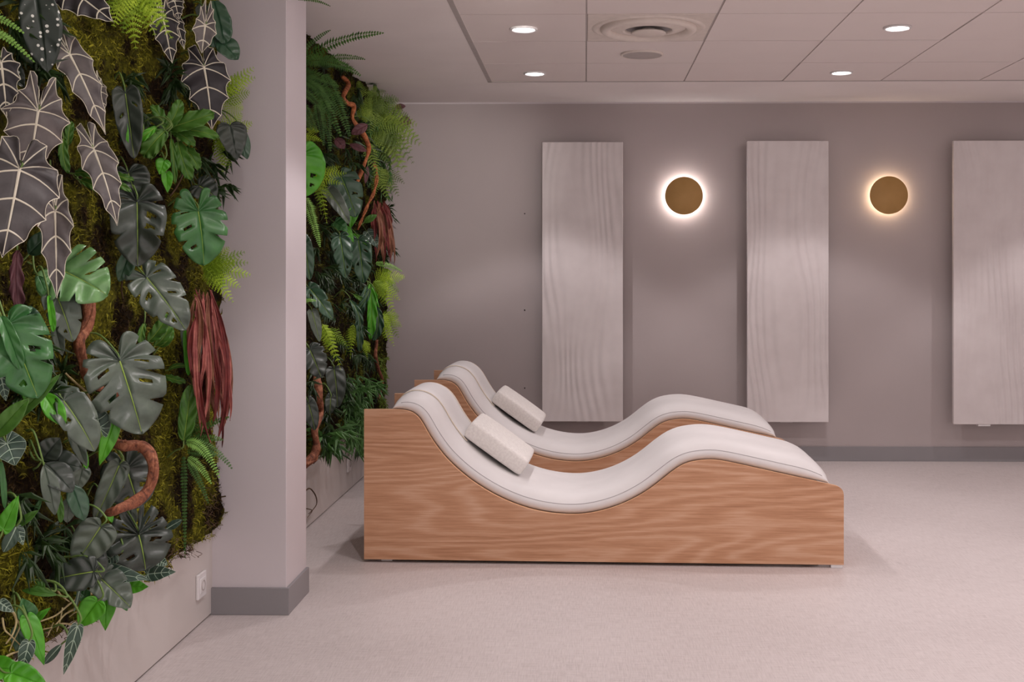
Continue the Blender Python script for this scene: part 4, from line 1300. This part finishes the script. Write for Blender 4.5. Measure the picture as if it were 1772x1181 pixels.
plant('monstera', 'monstera', 'pair of glossy dark monstera leaves hanging side by side behind the pillar', (605, 405), [
    lf('mon', 'deep', (588, 410), (598, 482), 36, off=.09, lobe=.12, notch=3, holes=3, fold=.15, ridge=.07), lf('mon', 'deep', (620, 416), (629, 491), 40, off=.10, lobe=.12, notch=2, holes=3, fold=.15, ridge=.07),
    lf('lance', 'strap', (630, 385), (652, 372), 12, off=.1), lf('strap', 'bright', (612, 405), (640, 425), 8, off=.1), lf('heart', 'caladium', (636, 402), (655, 430), 22, off=.07, **cal)], GM)
plant('monstera', 'monstera', 'dark shiny monstera leaves close to the pillar, at mid height', (535, 500), [
    lf('mon', 'deep', (536, 500), (576, 554), 30, off=.08, lobe=.15, notch=2, holes=2, fold=.2, ridge=.06), lf('mon', 'grey', (540, 540), (553, 592), 20, off=.10, lobe=.1, fold=.2), lf('mon', 'deep', (527, 424), (536, 485), 26, off=.1, ridge=.05)], GM)
plant('monstera', 'monstera', 'dark shiny monstera leaves close to the pillar, above the brown trunk', (540, 610), [
    lf('mon', 'black', (536, 606), (556, 654), 46, off=.10, lobe=.2, notch=3, fold=.1, ridge=.06), lf('mon', 'black', (578, 640), (584, 706), 34, off=.07, lobe=.1, fold=.2, ridge=.05),
    lf('mon', 'black', (534, 700), (545, 745), 26, off=.09, fold=.2), lf('mon', 'black', (572, 690), (570, 718), 20, off=.08)], GM)
plant('birds_nest_fern', 'fern', 'bright green strap leaves beside the glossy monstera pair', (640, 495), straps([
    ((640, 492), (640, 588), 16, 'bright'), ((648, 505), (654, 580), 14, 'bright'), ((640, 500), (614, 540), 10, 'deep'), ((634, 496), (620, 560), 12, 'deep'), ((650, 530), (646, 590), 18, 'deep'), ((612, 510), (634, 522), 7, None),
    ((606, 520), (622, 575), 12, 'deep'), ((618, 540), (622, 610), 12, 'deep')], off=.10), GB)
plant('lace_fern', 'fern', 'lime lace fern fringing the far end of the planting at mid height', (650, 490),
      [fr('fernlight', (650, 456), (696, 470), 14, off=.10, n=26)] + lace((652, 490), [(700, 480), (692, 520), (690, 505), (676, 470), (684, 545), (668, 530), (672, 500), (682, 490), (664, 510)], 38, off=.09)
      + lace((656, 545), [(695, 566), (682, 600), (690, 585), (668, 590), (660, 575), (690, 548), (676, 575)], 36, off=.08), GF)
plant('lace_fern', 'fern', 'lime lace ferns low on the far planting above the narrow-leaved plant', (580, 570),
      lace((562, 566), [(590, 642), (578, 622), (600, 600), (566, 610)], 30, off=.08) + lace((612, 566), [(606, 622), (618, 600), (598, 615)], 22, off=.09) + lace((630, 590), [(636, 622), (640, 610)], 20, off=.08), GF)
plant('olive_fern', 'fern', 'bushy olive green fern at the far top corner against the taupe wall', (650, 210),
      lace((650, 215), [(724, 236), (722, 216), (716, 284), (704, 300), (694, 184), (706, 200), (690, 300), (728, 250), (676, 168), (712, 262), (668, 190), (660, 240), (672, 262), (700, 225), (690, 250), (694, 280), (680, 215)], 56, 'olive', off=.07)
      + lace((640, 190), [(626, 178), (650, 160), (664, 176), (640, 230), (618, 200), (690, 172), (655, 190), (630, 210)], 48, 'olive', off=.07)
      + lace((655, 290), [(680, 330), (672, 346), (690, 340), (662, 330), (648, 340), (700, 318)], 38, 'olive', off=.06) + lace((640, 250), [(668, 230), (640, 282), (676, 290), (654, 310)], 32, 'olive', off=.06)
      + lace((632, 165), [(620, 140), (652, 150), (668, 158)], 26, 'olive', off=.05), 'olive ferns on the green wall')
plant('maroon_leaf_plant', 'foliage plant', 'maroon leaves next to the orange branch', (610, 220), [
    lf('lance', 'maroon', (636, 216), (608, 232), 18, off=.09), lf('lance', 'maroon', (605, 250), (635, 262), 12, off=.11), lf('lance', 'maroon', (580, 240), (596, 258), 18, off=.07),
    lf('lance', 'maroon', (636, 288), (632, 318), 8, off=.08)], 'maroon leaves')
plant('maroon_leaf_plant', 'foliage plant', 'two maroon leaves in the olive fern by the taupe wall', (690, 195), [
    lf('lance', 'maroon', (690, 206), (712, 214), 16, off=.12), lf('lance', 'maroon', (684, 186), (702, 184), 10, off=.1)], 'maroon leaves')
grass('red_grass', 'tuft of dark red hanging grass against the taupe wall', (652, 355), 30, 646, 686, 345, 385, 460, ['reddark', 'reddark', 'redbrown'], 8, .09, 5)
branch('branch', 'gnarled orange-brown branch near the ceiling at the far planting', [(592, 132, .05), (603, 146, .08), (594, 166, .09), (600, 178, .08), (612, 184, .10), (610, 205, .10), (622, 222, .10), (632, 238, .11), (638, 258, .11), (632, 280, .11), (624, 300, .10), (618, 316, .08)],
       [.011, .014, .010, .017, .010, .014, .018, .009, .013, .008], 'bark2', 21, knots=.5)
branch('vine', 'thin twisted orange vine hanging below the gnarled branch', [(645, 278, .08), (652, 300, .10), (648, 330, .11), (636, 356, .11), (626, 380, .10), (619, 398, .08)], [.008, .009, .008, .006], 'bark2', 22, 'vine', 'brown branches on the green wall', twist=True)
branch('branch', 'brown trunk rising from the white board right behind the pillar', [(526, 806, .05), (542, 790, .08), (548, 772, .09), (545, 745, .08), (555, 715, .08), (552, 690, .08), (548, 655, .06), (550, 635, .04)], [.02, .024, .016, .015, .022, .012], 'bark', 23, knots=.5)
branch('branch', 'slim reddish branch at the far end of the planting beside the taupe wall', [(652, 590, .05), (650, 615, .06), (655, 640, .06), (662, 662, .06), (655, 690, .05)], [.010, .011, .009], 'bark', 24)
rr_ = random.Random(77)
sp = [dict(m='narrow', b=(rr_.uniform(592, 640), rr_.uniform(640, 730)), t=(rr_.uniform(600, 655), rr_.uniform(665, 785)), n=26, l=.085, r=.075, off=.05, fn=sprig) for k in range(18)]
plant('narrow_leaved_plant', 'foliage plant', 'bushy plant with narrow dark leaves above the far white board', (620, 720), sp, 'narrow-leaved plants', seed=2)
sp = [dict(m='narrow', b=(rr_.uniform(556, 572), rr_.uniform(755, 775)), t=(rr_.uniform(548, 605), rr_.uniform(740, 800)), n=7, l=.12, r=.10, off=.07, fn=sprig) for k in range(7)]
plant('narrow_leaved_plant', 'foliage plant', 'low plant with long narrow leaves at the foot of the brown trunk', (562, 770), sp, 'narrow-leaved plants', seed=3)
sp = [dict(m='olive', b=(rr_.uniform(648, 660), rr_.uniform(600, 700)), t=(rr_.uniform(655, 672), rr_.uniform(610, 720)), n=22, l=.03, r=.09, off=.03, fn=sprig) for k in range(12)]
plant('trailing_plant', 'foliage plant', 'thin trailing plant on the far moss edge, just left of the front lounger', (655, 650), sp, 'narrow-leaved plants', seed=4)
sp = [dict(m='narrow', b=(rr_.uniform(640, 668), rr_.uniform(200, 340)), t=(rr_.uniform(636, 690), rr_.uniform(225, 365)), n=22, l=.05, r=.08, off=.04, fn=sprig) for k in range(14)]
plant('narrow_leaved_plant', 'foliage plant', 'fine dark foliage filling the gap under the olive fern', (655, 300), sp, 'narrow-leaved plants', seed=5)
roots('dry curled rootlet hanging on the far white board beside the pillar', (534, 850), [([(526, 852, .01), (536, 846, .02), (546, 858, .03), (548, 872, .03), (542, 882, .02), (534, 890, .02)], .004), ([(526, 880, .02), (540, 884, .02), (532, 896, .02)], .003)], 9, 'twig')

# filler plants, coloured dark to stand for deep shade between the big leaves
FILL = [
    ('dark narrow-leaved filler foliage behind the pillar, right of the vivid green monstera leaf', (560, 270), (535, 640, 240, 330), 16, 'under'),
    ('dark narrow-leaved filler foliage behind the pillar, left of the glossy monstera pair', (560, 440), (535, 600, 390, 500), 16, 'under'),
    ('dark narrow-leaved filler foliage under the glossy monstera pair', (610, 520), (570, 650, 470, 570), 16, 'under'),
    ('dark narrow-leaved filler foliage between the lime ferns and the brown trunk', (570, 640), (535, 650, 590, 680), 18, 'under'),
    ('dark narrow-leaved filler foliage near the ceiling behind the sword fern', (560, 150), (530, 640, 110, 230), 18, 'under'),
    ('dark narrow-leaved filler foliage beside the dark red grass at the far end', (640, 420), (615, 665, 340, 480), 14, 'under'),
    ('dark narrow-leaved filler foliage low on the far planting beside the brown trunk', (575, 730), (540, 620, 690, 770), 14, 'under'),
    ('dark narrow-leaved filler foliage above the crinkled monstera leaf', (230, 150), (200, 330, 120, 240), 10, 'under'),
    ('dark narrow-leaved filler foliage in the shade below the philodendron', (60, 900), (20, 120, 830, 1000), 12, 'under'),
    ('dark narrow-leaved filler foliage behind the left big green monstera', (40, 640), (5, 110, 560, 730), 12, 'under'),
    ('dark narrow-leaved filler foliage along the pillar edge between shield leaf and mid green monstera', (350, 290), (320, 385, 240, 340), 10, 'under'),
    ('dark narrow-leaved filler foliage at the top edge beside the spotted begonia', (20, 60), (0, 120, 0, 150), 10, 'under')]
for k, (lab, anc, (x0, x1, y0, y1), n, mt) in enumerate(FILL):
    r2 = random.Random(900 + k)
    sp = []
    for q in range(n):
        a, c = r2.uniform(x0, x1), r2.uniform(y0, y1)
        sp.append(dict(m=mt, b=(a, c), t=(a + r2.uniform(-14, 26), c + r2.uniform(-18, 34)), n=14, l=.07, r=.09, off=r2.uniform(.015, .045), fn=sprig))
    plant('filler_plant', 'foliage plant', lab, anc, sp, 'dark filler plants on the green wall', seed=k)
